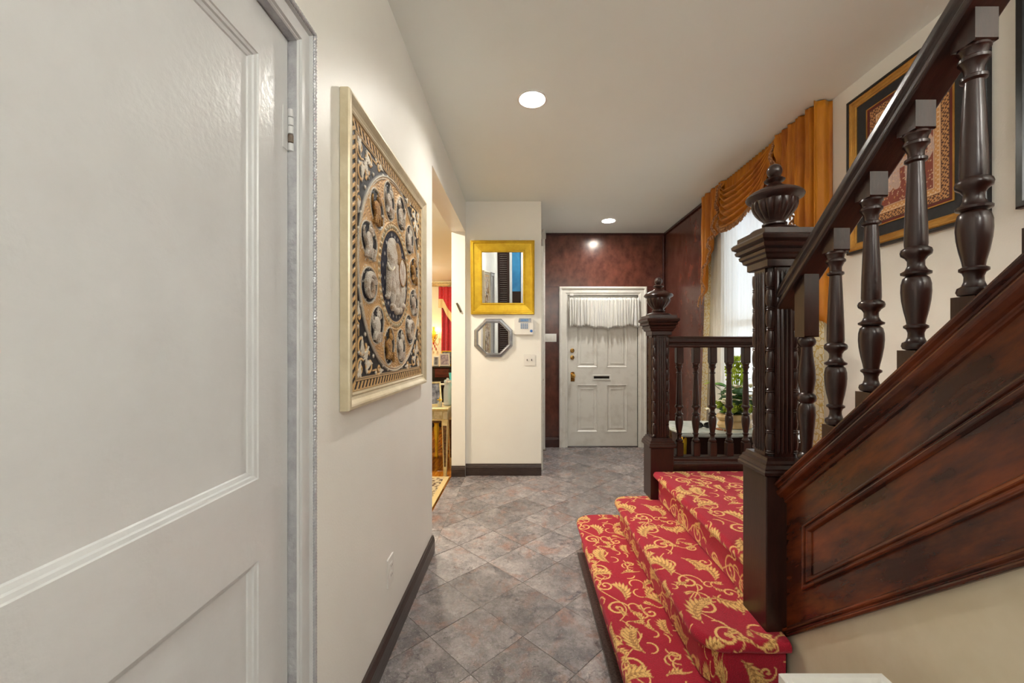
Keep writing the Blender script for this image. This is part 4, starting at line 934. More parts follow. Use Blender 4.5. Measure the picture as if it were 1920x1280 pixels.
Re.stroke([(ex+0.10, ey+0.06), (ex+0.122, ey+0.02), (ex+0.128, ey-0.02), (ex+0.112, ey-0.045), (ex+0.092, ey-0.036), (ex+0.094, ey-0.018)], lambda t: 0.017-0.008*t)
Re.stroke([(ex-0.11, ey+0.05), (ex-0.128, ey+0.0), (ex-0.124, ey-0.05)], 0.006)
elm = Re.g.copy(); pp(elm, gry)
Re = Raster(pu, pv); Re.aa = 0.002
Re.ellipse(ex-0.02, ey+0.055, 0.062, 0.055, 0, -1); Re.ellipse(ex-0.02, ey+0.135, 0.050, 0.030, 0, -1); pp(Re.g*0.95, tan)
pp((np.sin(pu*420)*np.sin(pv*420) > 0.2)*Re.g*0.8, bg)
Re = Raster(pu, pv); Re.aa = 0.002; Re.stroke([(ex+0.085, ey+0.05), (ex+0.10, ey+0.03), (ex+0.115, ey+0.038)], 0.0035); Re.ellipse(ex+0.055, ey+0.068, 0.022, 0.034, 0.3, -1); pp(Re.g*0.9, crm)
rs_ = np.random.RandomState(3)
for k in range(420):
    a, b = rs_.uniform(0.075, pw-0.075), rs_.uniform(0.075, ph-0.075)
    pp(np.clip(1.5-np.hypot(pu-a, pv-b)/0.0028, 0, 1), crm if rs_.rand() < 0.7 else tan)
P = np.stack([np.full(Yg.shape, XR-0.0095), Yg, Zg], -1)
grid('print', P, 'print', fp, col=pc)
np0, np1 = 0.80, 1.527
f2 = thing('framed_print', (XR, (np0+np1)/2, FZ0), 'second black-framed picture at the right edge above the stairs', 'picture')
MB().frame(mp, np0, np1, FZ0-0.005, FZ1, [(0, 0), (0, 0.022), (0.006, 0.028), (0.024, 0.026), (0.030, 0.016), (0.030, 0.0)]).build('frame', 'black_frame', f2)
MB().prism([(np0+0.025, FZ0+0.02), (np1-0.025, FZ0+0.02), (np1-0.025, FZ1-0.025), (np0+0.025, FZ1-0.025)], mp, 0, 0.010).build('mat_board', 'mat_board', f2)

# ---------------------------------------------------------------- window and drapery on the right wall
wn = sgroup('window_1', (XR+0.08, (WY0+WY1)/2, WZ0))
mp = mapR(XR+0.10)
MB().frame(mp, WY0, WY1, WZ0, WZ1, [(0, 0), (0, 0.05), (0.05, 0.05), (0.05, 0.0)]).build('window_frame', 'white_old', wn)
MB().box(XR+0.06, XR+0.10, WY0+0.04, WY1-0.04, 1.50, 1.56).box(XR+0.07, XR+0.09, (WY0+WY1)/2-0.012, (WY0+WY1)/2+0.012, WZ0+0.04, WZ1-0.04).build('sash_bar', 'white_old', wn)
for a, b in ((WZ0+0.04, 1.51), (1.55, WZ1-0.04)):
    for c, d in ((WY0+0.04, (WY0+WY1)/2-0.008), ((WY0+WY1)/2+0.008, WY1-0.04)):
        MB().box(XR+0.078, XR+0.082, c, d, a, b).build('pane', 'glass_pane', wn)
MB().box(XR-0.03, XR+0.1, WY0-0.05, WY1+0.05, WZ0-0.03, WZ0+0.004).build('window_sill', 'white_old', wn, bevel=0.004)

sh = thing('sheer_curtain', (1.85, 3.3, 0.03), 'white translucent pleated sheer curtain hanging over the window', 'curtain')
nu, nv = 420, 40
u = np.linspace(0, 1, nu)[:, None]; v = np.linspace(0, 1, nv)[None, :]
pl = 0.018*np.sin(2*PI*(23*u+0.7*np.sin(5*u)+0.15*v))+0.007*np.sin(2*PI*51*u+2*v)
P = np.stack([1.864-0.45*pl*(0.5+0.5*v), 2.52+(4.06-2.52)*u+0.10*np.maximum(u-0.75, 0)*4*v**1.5*0.6+0*v, 2.77-(2.74)*v+0*u], -1)
grid('sheer_panel', P, 'sheer', sh)
for nm, ya, yb, da in (('lace_edge', 3.93, 4.06, 0.17), ('lace_edge', 2.475, 2.60, -0.0)):
    nu, nv = 80, 40; u = np.linspace(0, 1, nu)[:, None]; v = np.linspace(0, 1, nv)[None, :]
    P = np.stack([1.846-0.004*np.sin(2*PI*(4*u+0.2*v)), ya+(yb-ya)*u+da*v**1.3, 2.72-2.68*v+0*u], -1); grid(nm, P, 'lace', sh)

vd = thing('velvet_drapery', (1.80, 3.25, 1.5), 'amber velvet swag and tails with tasselled fringe over the window', 'curtain')
FX = 1.772
def tassels(path, name, n, ln=0.035):
    path = [Vector(p) for p in path]; L = [0]
    for i in range(1, len(path)): L.append(L[-1]+(path[i]-path[i-1]).length)
    def at(s):
        for i in range(1, len(path)):
            if s <= L[i]: t = (s-L[i-1])/max(L[i]-L[i-1], 1e-9); return path[i-1].lerp(path[i], t)
        return path[-1]
    mb = MB(); mb.tube([tuple(p) for p in path], 0.007, 6)
    for k in range(n):
        p = at(L[-1]*(k+0.5)/n); q = random.uniform(-0.004, 0.004)
        mb.tube([(p.x-0.004, p.y, p.z), (p.x-0.008+q, p.y+q, p.z-ln*0.45), (p.x-0.005+q, p.y-q, p.z-ln)], [0.004, 0.0075, 0.0062], 6)
    return mb.build(name, 'fringe', vd)
def tail(name, yo, yi, edge, nf, nu=150, nv=60):
    """jabot: outer edge long, inner edge cut back along a curve edge(t)->z of the hem"""
    u = np.linspace(0, 1, nu)[:, None]; v = np.linspace(0, 1, nv)[None, :]
    zb = np.array([edge(t) for t in u[:, 0]])[:, None]
    f = np.sin(2*PI*(nf*u+0.15*np.sin(9*u)))*0.8+0.35*np.sin(2*PI*(nf*2.3*u+0.3))
    P = np.stack([FX+0.031-0.027*f*(0.75+0.25*v)+0.003*np.sin(14*v+u*20), yo+(yi-yo)*u+0*v, (H-0.006)-((H-0.006)-zb)*v], -1)
    grid(name, P, 'velvet', vd, thick=0.004); hem = P[:, -1, :]
    return [tuple(p) for p in hem[::2]]
h1 = tail('tail', 2.455, 2.88, lambda t: np.interp(t, [0, 0.12, 0.25, 0.43, 0.60, 0.77, 0.92, 1], [1.50, 1.60, 1.86, 2.10, 2.24, 2.43, 2.62, 2.79]), 5.5)
tassels([(x-0.03, y, z) for x, y, z in h1], 'fringe', 62)
h2 = tail('tail', 4.055, 3.63, lambda t: np.interp(t, [0, 0.1, 0.25, 0.45, 0.6, 0.75, 0.9, 1], [1.74, 1.83, 2.05, 2.28, 2.36, 2.49, 2.66, 2.79]), 4.5)
tassels([(x-0.03, y, z) for x, y, z in h2], 'fringe', 56)
u = np.linspace(0, 1, 30)[:, None]; v = np.linspace(0, 1, 30)[None, :]
P = np.stack([FX-0.005+(XR-FX+0.004)*u+0*v, 2.452+0.008*np.sin(2*PI*1.5*u)+0*v, (H-0.006)-(H-1.50+0.05*u)*v], -1); grid('side_return', P, 'velvet', vd, thick=0.004)
u = np.linspace(0, 1, 160)[:, None]; v = np.linspace(0, 1, 12)[None, :]
P = np.stack([FX+0.052-0.007*np.sin(2*PI*22*u)+0*v, 2.80+(3.75-2.80)*u+0*v, (H-0.006)-0.30*v+0*u], -1); grid('valance', P, 'velvet', vd, thick=0.003)
na, nb = 120, 90
a = np.linspace(0, 1, na)[:, None]; b = np.linspace(0, 1, nb)[None, :]
bot = np.interp(a, [0, 0.06, 0.15, 0.28, 0.45, 0.6, 0.72, 0.82, 0.92, 1.0], [2.47, 2.40, 2.365, 2.345, 2.342, 2.36, 2.405, 2.48, 2.62, 2.785])
top = np.interp(a, [0, 0.15, 0.4, 0.7, 1.0], [2.80, 2.70, 2.665, 2.70, 2.80])
bb = b**1.1
Z = top+(bot-top)*bb
fo = np.sin(2*PI*(6.2*b+0.25*np.sin(4*a)))
X = FX+0.03-0.050*np.sin(PI*np.clip(a*0.9+0.05, 0, 1))*(0.4+0.6*b)-0.024*fo*(0.35+0.65*np.sin(PI*a**0.6))
Y = 3.70-(3.70-2.86)*a+0*b-0.03*np.sin(PI*b)*(1-a)
P = np.stack([X, Y, Z], -1); grid('swag', P, 'velvet', vd, thick=0.004)
tassels([tuple(p) for p in P[:96:2, -1, :]], 'fringe', 52, 0.04)

# ---------------------------------------------------------------- marble-topped console with flower arrangement
cs_ = thing('console_table', (1.49, 3.15, 0), 'dark console table with scalloped pale marble top behind the balustrade', 'table')
def serp(x0, x1, y0, y1, e):
    out = []
    for t in np.linspace(0, 1, 16): out.append((x0+(x1-x0)*t, y0+e*math.cos(2*PI*t*1.0)*0.7))
    for t in np.linspace(0.05, 1, 8): out.append((x1, y0+(y1-y0)*t))
    for t in np.linspace(0.05, 1, 8): out.append((x1+(x0-x1)*t, y1))
    for t in np.linspace(0.05, 0.95, 18): out.append((x0+e*(1-math.cos(2*PI*t*2))*0.8, y1+(y0-y1)*t))
    return out
pl_ = serp(1.150, 1.795, 2.915, 3.39, 0.016)
tp_ = [[(1.47+(x-1.47)*s, 3.15+(y-3.15)*s, z) for x, y in pl_] for s, z in ((0.975, 0.668), (0.995, 0.674), (1.0, 0.684), (0.985, 0.690), (0.998, 0.695), (0.985, 0.702))]
MB().rings(tp_, smooth=False).build('marble_top', 'marble', cs_)
MB().rings([[(1.47+(x-1.47)*s, 3.15+(y-3.15)*s, z) for x, y in pl_] for s, z in ((0.90, 0.30), (0.93, 0.40), (0.955, 0.52), (0.93, 0.62), (0.955, 0.667))], smooth=True).build('cabinet_body', 'wood', cs_)
for x, y in ((1.185, 2.955), (1.185, 3.35), (1.765, 2.955), (1.765, 3.35)):
    sx = -1 if x < 1.4 else 1
    MB().tube([(x+sx*0.0, y, 0.662), (x+sx*0.012, y, 0.60), (x+sx*0.006, y, 0.50), (x-sx*0.012, y, 0.36), (x-sx*0.012, y, 0.22), (x, y, 0.10), (x+sx*0.015, y, 0.02), (x+sx*0.016, y, 0.0)], [0.020, 0.026, 0.022, 0.017, 0.014, 0.013, 0.019, 0.020], 10).build('gilt_leg', 'gold', cs_)
fl = thing('flower_arrangement', (1.63, 3.10, 0.702), 'green and white flower arrangement in a rippled beige planter', 'plant')
bx_, by_, bz_ = fl.location
prof = [(0.06, 0.0), (0.098, 0.004), (0.106, 0.026), (0.098, 0.050), (0.088, 0.056), (0.100, 0.062), (0.112, 0.086), (0.104, 0.108), (0.090, 0.112), (0.084, 0.098), (0.02, 0.094)]
MB().lathe(prof, (bx_, by_, bz_), 40, mod=lambda t, r, z: 1+0.04*math.cos(6*t), sx=1.25, sy=0.85).build('planter', 'planter', fl)
MB().ell((bx_, by_, bz_+0.098), (0.10, 0.065, 0.02)).build('moss', 'leaf_dark', fl)
def leafmesh(mb, p, ang, el, L, wd, roll=0.0):
    R = Matrix.Rotation(ang, 3, 'Z') @ Matrix.Rotation(-el, 3, 'Y') @ Matrix.Rotation(roll, 3, 'X'); P0 = Vector(p); vs = []; n = 7
    for i in range(n+1):
        t = i/n; hw = wd*math.sin(PI*min(0.985, t*0.94+0.06))**0.8; z = -0.35*L*t*t
        for s in (-1, 0, 1): vs.append(tuple(P0+R @ Vector((L*t, s*hw, z+(0.0 if s == 0 else 0.12*wd)))))
    mb.add(vs, [(i*3+j, i*3+j+1, i*3+j+4, i*3+j+3) for i in range(n) for j in range(2)], True)
rg = random.Random(5)
mb = MB().ell((bx_, by_-0.01, bz_+0.19), (0.135, 0.085, 0.085), None, 18, 12).ell((bx_-0.02, by_, bz_+0.26), (0.085, 0.06, 0.06), None, 14, 10)
mb.v = [(x+rg.uniform(-.012, .012), y+rg.uniform(-.012, .012), z+rg.uniform(-.012, .012)) for x, y, z in mb.v]; mb.build('foliage', 'leaf_dark', fl)
top_ = bz_+0.13
for k in range(54):
    mb = MB(); a = rg.uniform(0, 2*PI); r_ = rg.uniform(0.01, 0.085)
    leafmesh(mb, (bx_+r_*math.cos(a), by_+0.7*r_*math.sin(a), top_+rg.uniform(-0.02, 0.19)), a+rg.uniform(-0.5, 0.5), rg.uniform(0.1, 1.1), rg.uniform(0.06, 0.105), rg.uniform(0.020, 0.032), rg.uniform(-0.5, 0.5))
    mb.build('leaf', 'leaf_green' if k % 2 else 'leaf_dark', fl, recalc=False)
for (dx, dy, dz, s) in ((-0.085, -0.10, 0.03, 0.052), (0.025, -0.115, 0.035, 0.055), (0.12, -0.05, 0.035, 0.045), (-0.04, 0.06, 0.05, 0.05), (-0.15, -0.02, 0.045, 0.036)):
    mb = MB()
    for k in range(70):
        t, p = rg.uniform(0, 2*PI), math.acos(rg.uniform(-0.6, 1)); mb.ell((bx_+dx+s*math.sin(p)*math.cos(t), by_+dy+s*math.sin(p)*math.sin(t), top_+dz+s*math.cos(p)*0.8), (0.009, 0.009, 0.008), None, 6, 4)
    mb.ell((bx_+dx, by_+dy, top_+dz), (s*0.9, s*0.9, s*0.7), None, 10, 6); mb.build('bud_cluster', 'bud', fl)
def flower(p, s, up=0.6):
    mb = MB(); a0 = rg.uniform(0, 2)
    for k in range(6): leafmesh(mb, p, a0+k*PI/3, up+rg.uniform(-0.25, 0.25), s, s*0.42)
    o = mb.build('flower', 'petal', fl, recalc=False); MB().ell((p[0], p[1], p[2]+0.004), (s*0.2, s*0.2, s*0.16), None, 8, 5).build('flower_centre', 'bud', o)
for (dx, dy, dz, s) in ((-0.150, -0.13, 0.095, 0.048), (-0.115, -0.14, 0.125, 0.050), (-0.135, -0.12, 0.060, 0.044), (-0.085, -0.15, 0.10, 0.046), (0.045, -0.16, 0.095, 0.050), (0.062, -0.16, 0.045, 0.046), (0.020, -0.16, 0.125, 0.044), (-0.235, -0.08, 0.030, 0.036), (-0.21, -0.09, 0.045, 0.034), (0.10, -0.13, 0.15, 0.048), (-0.05, -0.12, 0.185, 0.046), (0.055, -0.11, 0.19, 0.046), (0.15, -0.10, 0.12, 0.044), (-0.10, -0.10, 0.165, 0.044)):
    flower((bx_+dx, by_+dy, top_+dz), s, rg.uniform(0.2, 0.9))
for k in range(26):                                            # arching lime fronds
    a = rg.uniform(0, 2*PI); L_ = rg.uniform(0.26, 0.40); mb = MB(); ox_ = 0.02+0.04*rg.random()
    pts = []
    for t in np.linspace(0, 1, 14):
        rr = 0.048*math.sin(PI*0.8*t)*rg.uniform(0.97, 1.03)
        pts.append((bx_+0.005+0.5*ox_*math.cos(a)+rr*math.cos(a), by_+rr*math.sin(a)*0.6, top_+0.05+L_*math.sin(PI*0.62*t)))
    mb.tube(pts, [0.0032]*10+[0.0026]*4, 5)
    for p in pts[4:]:
        for s in (-1, 1): mb.ell((p[0]+s*0.006, p[1]+rg.uniform(-.006, .006), p[2]+rg.uniform(-.008, .004)), (0.006, 0.004, 0.008), None, 6, 4)
    mb.build('frond', 'leaf_lime', fl)
mb = MB(); mb.tube([(bx_-0.05, by_-0.06, top_+0.08), (bx_-0.14, by_-0.07, top_+0.16), (bx_-0.215, by_-0.08, top_+0.22)], 0.0022, 6); mb.build('stem', 'leaf_dark', fl)
mb = MB(); leafmesh(mb, (bx_-0.205, by_-0.08, top_+0.215), PI+0.1, 0.25, 0.07, 0.022); leafmesh(mb, (bx_-0.21, by_-0.08, top_+0.22), PI-0.3, 0.5, 0.06, 0.018); mb.build('leaf', 'leaf_lime', fl, recalc=False)
sg_ = thing('sunglasses', (1.37, 3.06, 0.702), 'folded black sunglasses lying on the marble console top', 'sunglasses')
for s in (-1, 1):
    c = (1.37+s*0.034, 3.06)
    MB().tube([(c[0]+0.028*math.cos(t), c[1]+0.004*math.sin(3*t), 0.729+0.020*math.sin(t)) for t in np.linspace(0, 2*PI, 22)], 0.0042, 6).build('rim', 'black_plastic', sg_)
    MB().prism([(c[0]+0.026*math.cos(t), 0.729+0.018*math.sin(t)) for t in np.linspace(0, 2*PI, 18)[:-1]], lambda u, v, n: (u, n, v), 3.059, 3.061).build('lens', 'black_plastic', sg_)
    MB().tube([(1.37+s*0.062, 3.064, 0.738), (1.37+s*0.02, 3.078+s*0.004, 0.722), (1.37-s*0.05, 3.085+s*0.004, 0.706)], 0.0035, 6).build('arm', 'black_plastic', sg_)
MB().tube([(1.362, 3.058, 0.735), (1.37, 3.056, 0.738), (1.378, 3.058, 0.735)], 0.003, 6).build('bridge', 'black_plastic', sg_)
kc = MB().tube([(1.44, 3.02, 0.711), (1.455, 3.0, 0.712), (1.475, 2.975, 0.711)], [0.006, 0.009, 0.006], 8).ell((1.485, 2.962, 0.71), (0.012, 0.010, 0.008)).build('leather_key_fob', 'leather')
tag(kc, 'small tan leather fob beside the sunglasses on the console', 'key fob')

# ---------------------------------------------------------------- ceiling lamps
def downlight(x, y, label, r=RC):
    t = thing('recessed_light', (x, y, H), label, 'ceiling light', 'recessed ceiling lights')
    rr = lambda q, z: [(x+q*math.cos(2*PI*i/40), y+q*math.sin(2*PI*i/40), z) for i in range(40)]
    MB().rings([rr(r+0.016, H-0.0005), rr(r+0.015, H-0.004), rr(r+0.004, H-0.005), rr(r-0.001, H-0.001)], caps=False).build('trim_ring', 'plastic', t)
    MB().rings([rr(r-0.001, H-0.001), rr(r-0.006, H+0.042), rr(r-0.006, H+0.06)], caps=False).build('reflector', 'plastic', t)
    MB().lathe([(0.001, H+0.036), (r*0.7, H+0.037), (r-0.007, H+0.042), (r-0.007, H+0.06)], (x, y, 0), 40).build('diffuser', 'lamp', t)
downlight(0.061, 2.449, 'round recessed ceiling light nearest the camera, above the hall floor')
downlight(1.026, 4.81, 'small far recessed ceiling light above the front door')
for gx_, gy_, gz_, lb in ((0.55, -1.0, 2.42, 'white globe added as fill light in the hall behind the viewpoint'), (1.45, -0.70, 2.50, 'white globe added as fill light over the upper stairs')):  # out-of-view globes, added to brighten the ceiling and walls
    gl = thing('fill_globe', (gx_, gy_, gz_), lb, 'lamp', 'fill globes')
    MB().ell((gx_, gy_, gz_), (0.12, 0.12, 0.12), None, 24, 16).build('globe', 'globe', gl)
    MB().tube([(gx_, gy_, gz_+0.11), (gx_, gy_, H)], 0.008, 8).lathe([(0.05, H-0.02), (0.06, H)], (gx_, gy_, 0), 20).build('stem', 'brass', gl)

# ---------------------------------------------------------------- behind the camera: louvred closet doors and an opaque blue panel instead of a window
def louvre(name, x0, x1, label):
    t = sgroup(name, (x0, YB, 0)); mpb = mapB(YB)
    MB().frame(mpb, x0, x1, 0.02, 2.76, [(0, 0.002), (0, 0.032), (0.05, 0.032), (0.05, 0.002)]).build('leaf_frame', 'louver', t)
    s0 = None
    for k in range(52):
        z = 0.09+k*0.05
        b = MB().add([(0, -0.004, -0.022), (x1-x0-0.09, -0.004, -0.022), (x1-x0-0.09, 0.020, 0.018), (0, 0.020, 0.018), (0, 0.0, -0.024), (x1-x0-0.09, 0.0, -0.024), (x1-x0-0.09, 0.024, 0.016), (0, 0.024, 0.016)], [(0, 1, 2, 3), (7, 6, 5, 4), (0, 4, 5, 1), (3, 2, 6, 7), (0, 3, 7, 4), (1, 5, 6, 2)])
        L_ = (0.045, 0.006, z)
        if s0 is None: s0 = b.build('slat', 'louver', t, loc=L_)
        else: copy_part(s0, t, L_)
louvre('door_4', -0.575, -0.305, '')
louvre('door_5', 0.04, 0.50, '')
cp = thing('closet_panel', (BW0, YB, 0.1), 'narrow white-framed blue glass panel between louvred doors', 'panel')
MB().frame(mapB(YB), BW0-0.06, BW1+0.06, 0.1, 2.72, [(0, 0.0), (0, 0.03), (0.055, 0.03), (0.06, 0.0)]).build('frame', 'white', cp)
MB().box(BW0, BW1, YB, YB+0.012, 1.75, 2.66).build('blue_pane', 'blue_glass', cp)
MB().box(BW0, BW1, YB, YB+0.012, 0.16, 1.75).build('dark_pane', 'louver', cp)

# white lidded box standing below the string, cut by the lower edge of the photograph
bxo = thing('storage_box', (0.71, 0.80, 0), 'white box with raised rim under the stair string at bottom edge', 'box')
q = MB().box(0.598, 0.820, 0.69, 0.925, 0.0, 0.55).build('body', 'plastic', bxo, bevel=0.004)
MB().frame(lambda u, v, n: (u, v, n), 0.590, 0.828, 0.682, 0.933, [(0, 0.535), (0, 0.568), (0.004, 0.572), (0.016, 0.572), (0.022, 0.562), (0.022, 0.535)]).build('rim', 'plastic', bxo)
MB().box(0.61, 0.808, 0.702, 0.913, 0.549, 0.560).build('lid', 'plastic', bxo, bevel=0.003)

# ---------------------------------------------------------------- the parlour seen through the wide opening
PX0, PY0, PY1 = -4.2, 1.5, 9.4
struct(MB().box(PX0, XO, PY0, PY1, -0.06, -0.012).build('floor_parlour', 'parquet'))
fpl = bpy.data.objects['floor_parlour']
p0 = None
for i in range(11):
    for j in range(9):
        x = -0.725-0.09*(i+0.5); y = 3.95+0.36*j+(0.18 if i % 2 else 0)
        if p0 is None: p0 = MB().box(-0.0445, 0.0445, -0.179, 0.179, -0.012, 0.0).build('plank', 'parquet', fpl, bevel=0.001, loc=(x, y, 0))
        else: copy_part(p0, fpl, (x, y, 0))
struct(MB().box(PX0, XO, PY0, PY1+0.1, H, H+0.1).build('ceiling_parlour', 'ceiling'))
struct(MB().box(PX0, XO+0.1, PY1, PY1+0.1, 0, H).build('wall_parlour_far', 'cream_wall'))
struct(MB().box(PX0-0.1, PX0, PY0, PY1, 0, H).build('wall_parlour_left', 'cream_wall'))
struct(MB().box(PX0, XO, PY0-0.1, PY0, 0, H).build('wall_parlour_near', 'cream_wall'))
struct(MB().box(XO, XO+0.1, YF, PY1, 0, H).build('wall_parlour_right', 'cream_wall'))
cn = [(0, 0), (0.012, 0.0), (0.02, 0.02), (0.05, 0.05), (0.055, 0.07), (0.09, 0.085), (0.09, 0.10), (0, 0.10)]
struct(MB().rings([[(x, PY1-n, H-0.10+v) for n, v in cn] for x in (PX0, XO)], smooth=False).build('trim_8', 'champ_leg'))
rg_ = thing('rug', (-1.6, 3.0, 0), 'cream and brown patterned rug at the parlour entrance', 'rug')
MB().box(-2.5, -0.775, 1.9, 4.06, 0.0, 0.012).build('field', 'rug', rg_, bevel=0.003)
MB().frame(lambda u, v, n: (u, v, n), -2.53, -0.735, 1.87, 4.095, [(0, 0), (0, 0.010), (0.045, 0.013), (0.045, 0.0)]).build('border', 'rug_edge', rg_)
# mirrored console
tx0, tx1, ty0, ty1 = -1.95, -0.745, 4.105, 4.52
mt = thing('mirrored_console', (-1.35, 4.3, 0), 'champagne mirrored console table just inside the parlour opening', 'table')
MB().box(tx0, tx1, ty0, ty1, 0.678, 0.70).build('table_top', 'champ_leg', mt, bevel=0.004)
MB().box(tx0+0.01, tx1-0.01, ty0+0.012, ty1-0.012, 0.57, 0.678).build('apron', 'champ_leg', mt, bevel=0.002)
for k in range(12):
    a = tx1-0.065-0.095*k
    MB().box(a-0.088, a, ty0+0.006, ty0+0.014, 0.585, 0.668).build('mirror_panel', 'antique_mirror', mt, bevel=0.002)
MB().box(tx1-0.055, tx1-0.012, ty0+0.004, ty0+0.014, 0.582, 0.67).build('mirror_panel', 'antique_mirror', mt, bevel=0.002)
for x in (tx1-0.04, tx0+0.04):
    for y in (ty0+0.035, ty1-0.035):
        lg = MB().square([(0.016, 0.012), (0.030, 0.55), (0.032, 0.572)], (x, y, 0)).build('leg', 'champ_leg', mt, bevel=0.002)
        MB().add([(x-0.009, y-0.0185, 0.10), (x+0.009, y-0.0185, 0.10), (x+0.020, y-0.0305, 0.52), (x-0.020, y-0.0305, 0.52), (x-0.009, y-0.012, 0.10), (x+0.009, y-0.012, 0.10), (x+0.020, y-0.022, 0.52), (x-0.020, y-0.022, 0.52)], [(0, 1, 2, 3), (4, 7, 6, 5), (0, 4, 5, 1), (2, 6, 7, 3), (0, 3, 7, 4), (1, 5, 6, 2)]).build('inlay', 'carve', lg)
        MB().square([(0.018, 0.0), (0.018, 0.012)], (x, y, 0)).build('foot', 'champ_leg', lg)
def photo(x, y, z, wd, ht, lean, fm, pm, label, yaw=0.0, group=None):
    o = thing('photo_frame', (x, y, z), label, 'photo frame', group)
    m_ = lambda u, v, n: (u, -n, v); W[o.name] = (0, 0, 0)
    MB().frame(m_, -wd/2, wd/2, 0, ht, [(0, 0), (0, 0.010), (0.004, 0.014), (0.014, 0.012), (0.018, 0.006), (0.018, 0.0)]).build('frame', fm, o)
    MB().prism([(-wd/2+0.015, 0.015), (wd/2-0.015, 0.015), (wd/2-0.015, ht-0.015), (-wd/2+0.015, ht-0.015)], m_, 0.0, 0.005).build('photograph', pm, o)
    sv = 0.106*math.tan(-lean)+0.001; MB().prism([(-0.015, sv), (0.015, sv), (0.01, ht*0.7), (-0.01, ht*0.7)], lambda u, v, n: (u, n+0.10*(1-v/(ht*0.7)), v), 0.0, 0.004).build('strut', 'black_frame', o)
    o.rotation_euler = (lean, 0, yaw); return o
photo(-0.925, 4.26, 0.702, 0.17, 0.25, -0.22, 'champ_leg', 'photo_b', 'large pale-framed photograph standing on the mirrored console', 0.5)
jr = thing('glass_jar', (-0.79, 4.30, 0.70), 'tall clear glass jar at the end of mirrored console', 'jar')
MB().lathe([(0.030, 0.0), (0.043, 0.006), (0.044, 0.17), (0.036, 0.20), (0.033, 0.23), (0.040, 0.235), (0.040, 0.245), (0.036, 0.245), (0.029, 0.23), (0.032, 0.20), (0.039, 0.168), (0.038, 0.012), (0.004, 0.010)], (-0.79, 4.30, 0.70), 24).build('body', 'clear', jr)
MB().lathe([(0.036, 0.246), (0.040, 0.250), (0.036, 0.268), (0.012, 0.275), (0.014, 0.285), (0.005, 0.292)], (-0.79, 4.30, 0.70), 20).build('lid', 'clear', jr)
tv = MB().lathe([(0.028, 0), (0.040, 0.01), (0.046, 0.09), (0.036, 0.19), (0.024, 0.25), (0.030, 0.30), (0.036, 0.335), (0.028, 0.33), (0.018, 0.26)], (-0.768, 4.44, 0.70), 20).build('vase', 'teal'); tag(tv, 'turquoise glass vase behind the clear jar on mirrored console', 'vase')
ch_ = thing('candle_holder', (-0.852, 4.19, 0.70), 'small glass candle holder with gold cross on mirrored console', 'candle holder')
MB().lathe([(0.020, 0.0), (0.022, 0.004), (0.020, 0.05), (0.021, 0.055), (0.017, 0.055), (0.016, 0.01), (0.003, 0.01)], (-0.852, 4.19, 0.70), 16).build('cup', 'clear', ch_)
MB().box(-0.857, -0.847, 4.187, 4.193, 0.71, 0.80).box(-0.878, -0.826, 4.187, 4.193, 0.768, 0.778).build('cross', 'gold', ch_, bevel=0.001)
# carved bench behind it
bn = thing('carved_bench', (-1.35, 5.05, 0), 'carved gilt bench with dark seat behind mirrored console', 'bench')
MB().box(-1.9, -0.80, 4.80, 5.30, 0.50, 0.60).build('seat', 'carve', bn, bevel=0.02, seg=2)
MB().box(-1.9, -0.80, 4.79, 5.31, 0.42, 0.505).build('carved_rail', 'carve', bn, bevel=0.006)
for x in (-1.86, -1.02, -0.84):
    for y in (4.83, 5.27): MB().lathe([(0.022, 0.0), (0.03, 0.02), (0.018, 0.05), (0.022, 0.2), (0.032, 0.36), (0.026, 0.39), (0.034, 0.42)], (x, y, 0), 12).build('leg', 'gold', bn)
# piano with photographs
pn = thing('upright_piano', (-1.9, 6.85, 0), 'black and mahogany upright piano in the parlour', 'piano')
MB().box(-2.6, -1.16, 6.65, 7.15, 0.0, 0.97).build('case', 'piano', pn, bevel=0.006)
MB().box(-2.63, -1.13, 6.62, 7.17, 0.97, 1.0).build('lid', 'piano', pn, bevel=0.006)
MB().box(-1.43, -1.20, 6.63, 6.655, 0.82, 0.965).build('front_panel', 'mahogany', pn, bevel=0.004)
MB().box(-2.4, -1.55, 6.63, 6.655, 0.82, 0.965).build('front_panel', 'mahogany', pn, bevel=0.004)
MB().box(-2.6, -1.16, 6.35, 6.65, 0.66, 0.72).build('key_bed', 'piano', pn, bevel=0.004)
k0 = None
for k in range(30):
    if k0 is None: k0 = MB().box(-0.0115, 0.0115, 0, 0.14, 0, 0.016).build('key', 'petal', pn, loc=(-1.22+1.9, -0.47, 0.72))
    else: copy_part(k0, pn, (-1.22-0.0235*k+1.9, -0.47, 0.72))
for x in (-2.56, -1.2): MB().lathe([(0.03, 0), (0.045, 0.03), (0.03, 0.08), (0.05, 0.5), (0.06, 0.66)], (x, 6.42, 0), 12).build('leg', 'piano', pn)
photo(-1.285, 6.74, 1.0, 0.17, 0.21, -0.20, 'plastic', 'photo_a', 'white-framed photograph leaning on the piano before the red curtain', 0.4)
photo(-1.30, 6.98, 1.0, 0.19, 0.25, -0.12, 'gold', 'photo_b', 'gold-framed photograph standing behind the white frame on the piano')
photo(-1.445, 6.80, 1.0, 0.09, 0.16, -0.15, 'plastic', 'photo_b', 'small narrow photograph in white frame left on the piano')
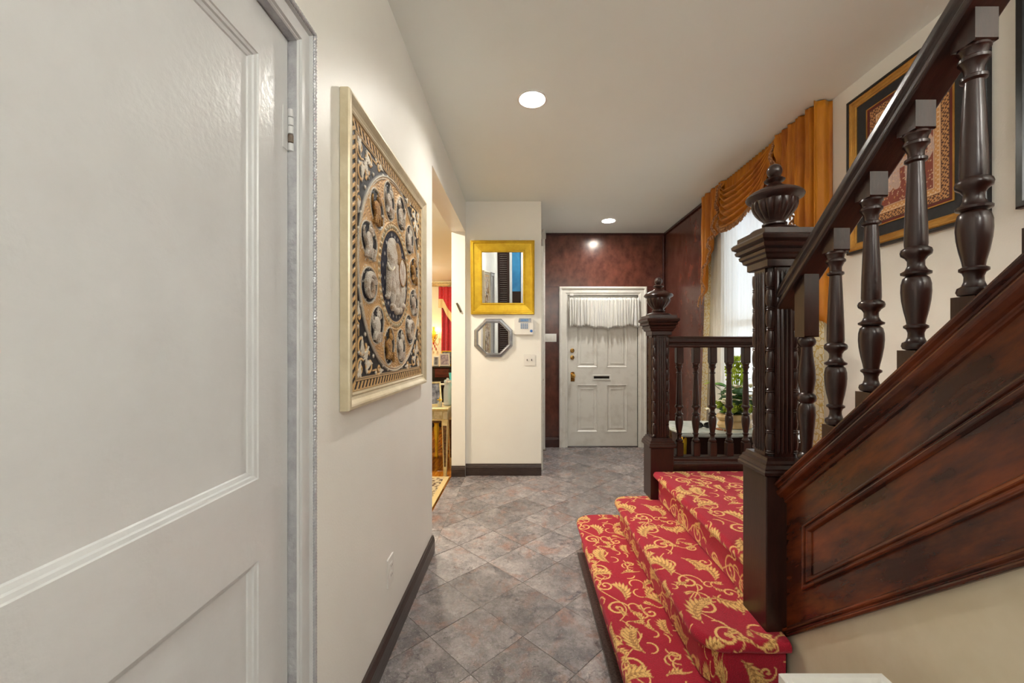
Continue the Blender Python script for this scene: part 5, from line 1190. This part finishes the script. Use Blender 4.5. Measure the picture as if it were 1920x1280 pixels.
# red curtain with cream trim
rc = thing('parlour_curtain', (-1.5, 9.25, 0.0), 'red damask curtain with cream border in the parlour', 'curtain')
u = np.linspace(0, 1, 140)[:, None]; v = np.linspace(0, 1, 20)[None, :]
P = np.stack([-1.86+0.95*u+0.02*(1-v), 9.27-0.045*np.sin(2*PI*9*u)+0*v, 2.66-2.655*v+0*u], -1); grid('panel', P, 'red_curtain', rc, thick=0.004)
zb = np.interp(u, [0, 0.1, 0.22, 0.3, 1], [2.30, 2.30, 2.08, 1.98, 1.80])
P = np.stack([-1.89+0.98*u+0*v, 9.17-0.02*np.sin(2*PI*7*u)+0*v, 2.68-(2.68-zb)*v], -1); grid('tail', P, 'red_curtain', rc, thick=0.004)
P2 = np.stack([-1.89+0.98*u+0*v, 9.155-0.02*np.sin(2*PI*7*u)+0*v, zb+0.10-0.20*v], -1); grid('cream_border', P2, 'rug_edge', rc, thick=0.004)
# sconce
sc = thing('wall_sconce', (-2.05, PY1, 1.55), 'gilt wall sconce with lit bulbs and red glass drops', 'sconce')
MB().tube([(-2.05, PY1-0.02, 1.78), (-2.05, PY1-0.03, 1.40)], 0.02, 8).ell((-2.05, PY1-0.02, 1.6), (0.06, 0.02, 0.10)).build('back_plate', 'gold', sc)
for s in (-1, 1):
    MB().tube([(-2.05, PY1-0.04, 1.50), (-2.05+s*0.06, PY1-0.14, 1.46), (-2.05+s*0.11, PY1-0.16, 1.54), (-2.05+s*0.11, PY1-0.16, 1.60)], 0.010, 8).build('arm', 'gold', sc)
    MB().lathe([(0.012, 0), (0.035, 0.01), (0.030, 0.02), (0.012, 0.02), (0.012, 0.08)], (-2.05+s*0.11, PY1-0.16, 1.60), 12).build('candle', 'petal', sc)
    MB().ell((-2.05+s*0.11, PY1-0.16, 1.715), (0.016, 0.016, 0.035), None, 10, 8).build('bulb', 'bulb', sc)
for k in range(6): MB().ell((-2.05+0.03*(k-2.5), PY1-0.10, 1.40-0.06*(k % 3)), (0.016, 0.016, 0.03), None, 8, 6).build('glass_drop', 'redglass', sc)
for x, y, lb in ((-1.6, 3.4, 'flush ceiling lamp added to light the parlour near the opening'), (-2.2, 7.6, 'flush ceiling lamp added to light the parlour beyond the piano')):  # unseen lamps, added to make the parlour warm and bright
    t = thing('fill_lamp', (x, y, H), lb, 'ceiling light', 'parlour fill lamps')
    MB().lathe([(0.16, H), (0.165, H-0.02), (0.155, H-0.03)], (x, y, 0), 30).build('rim', 'brass', t); MB().lathe([(0.15, H-0.025), (0.13, H-0.05), (0.07, H-0.07), (0.005, H-0.075)], (x, y, 0), 30).build('diffuser', 'far_fill', t)
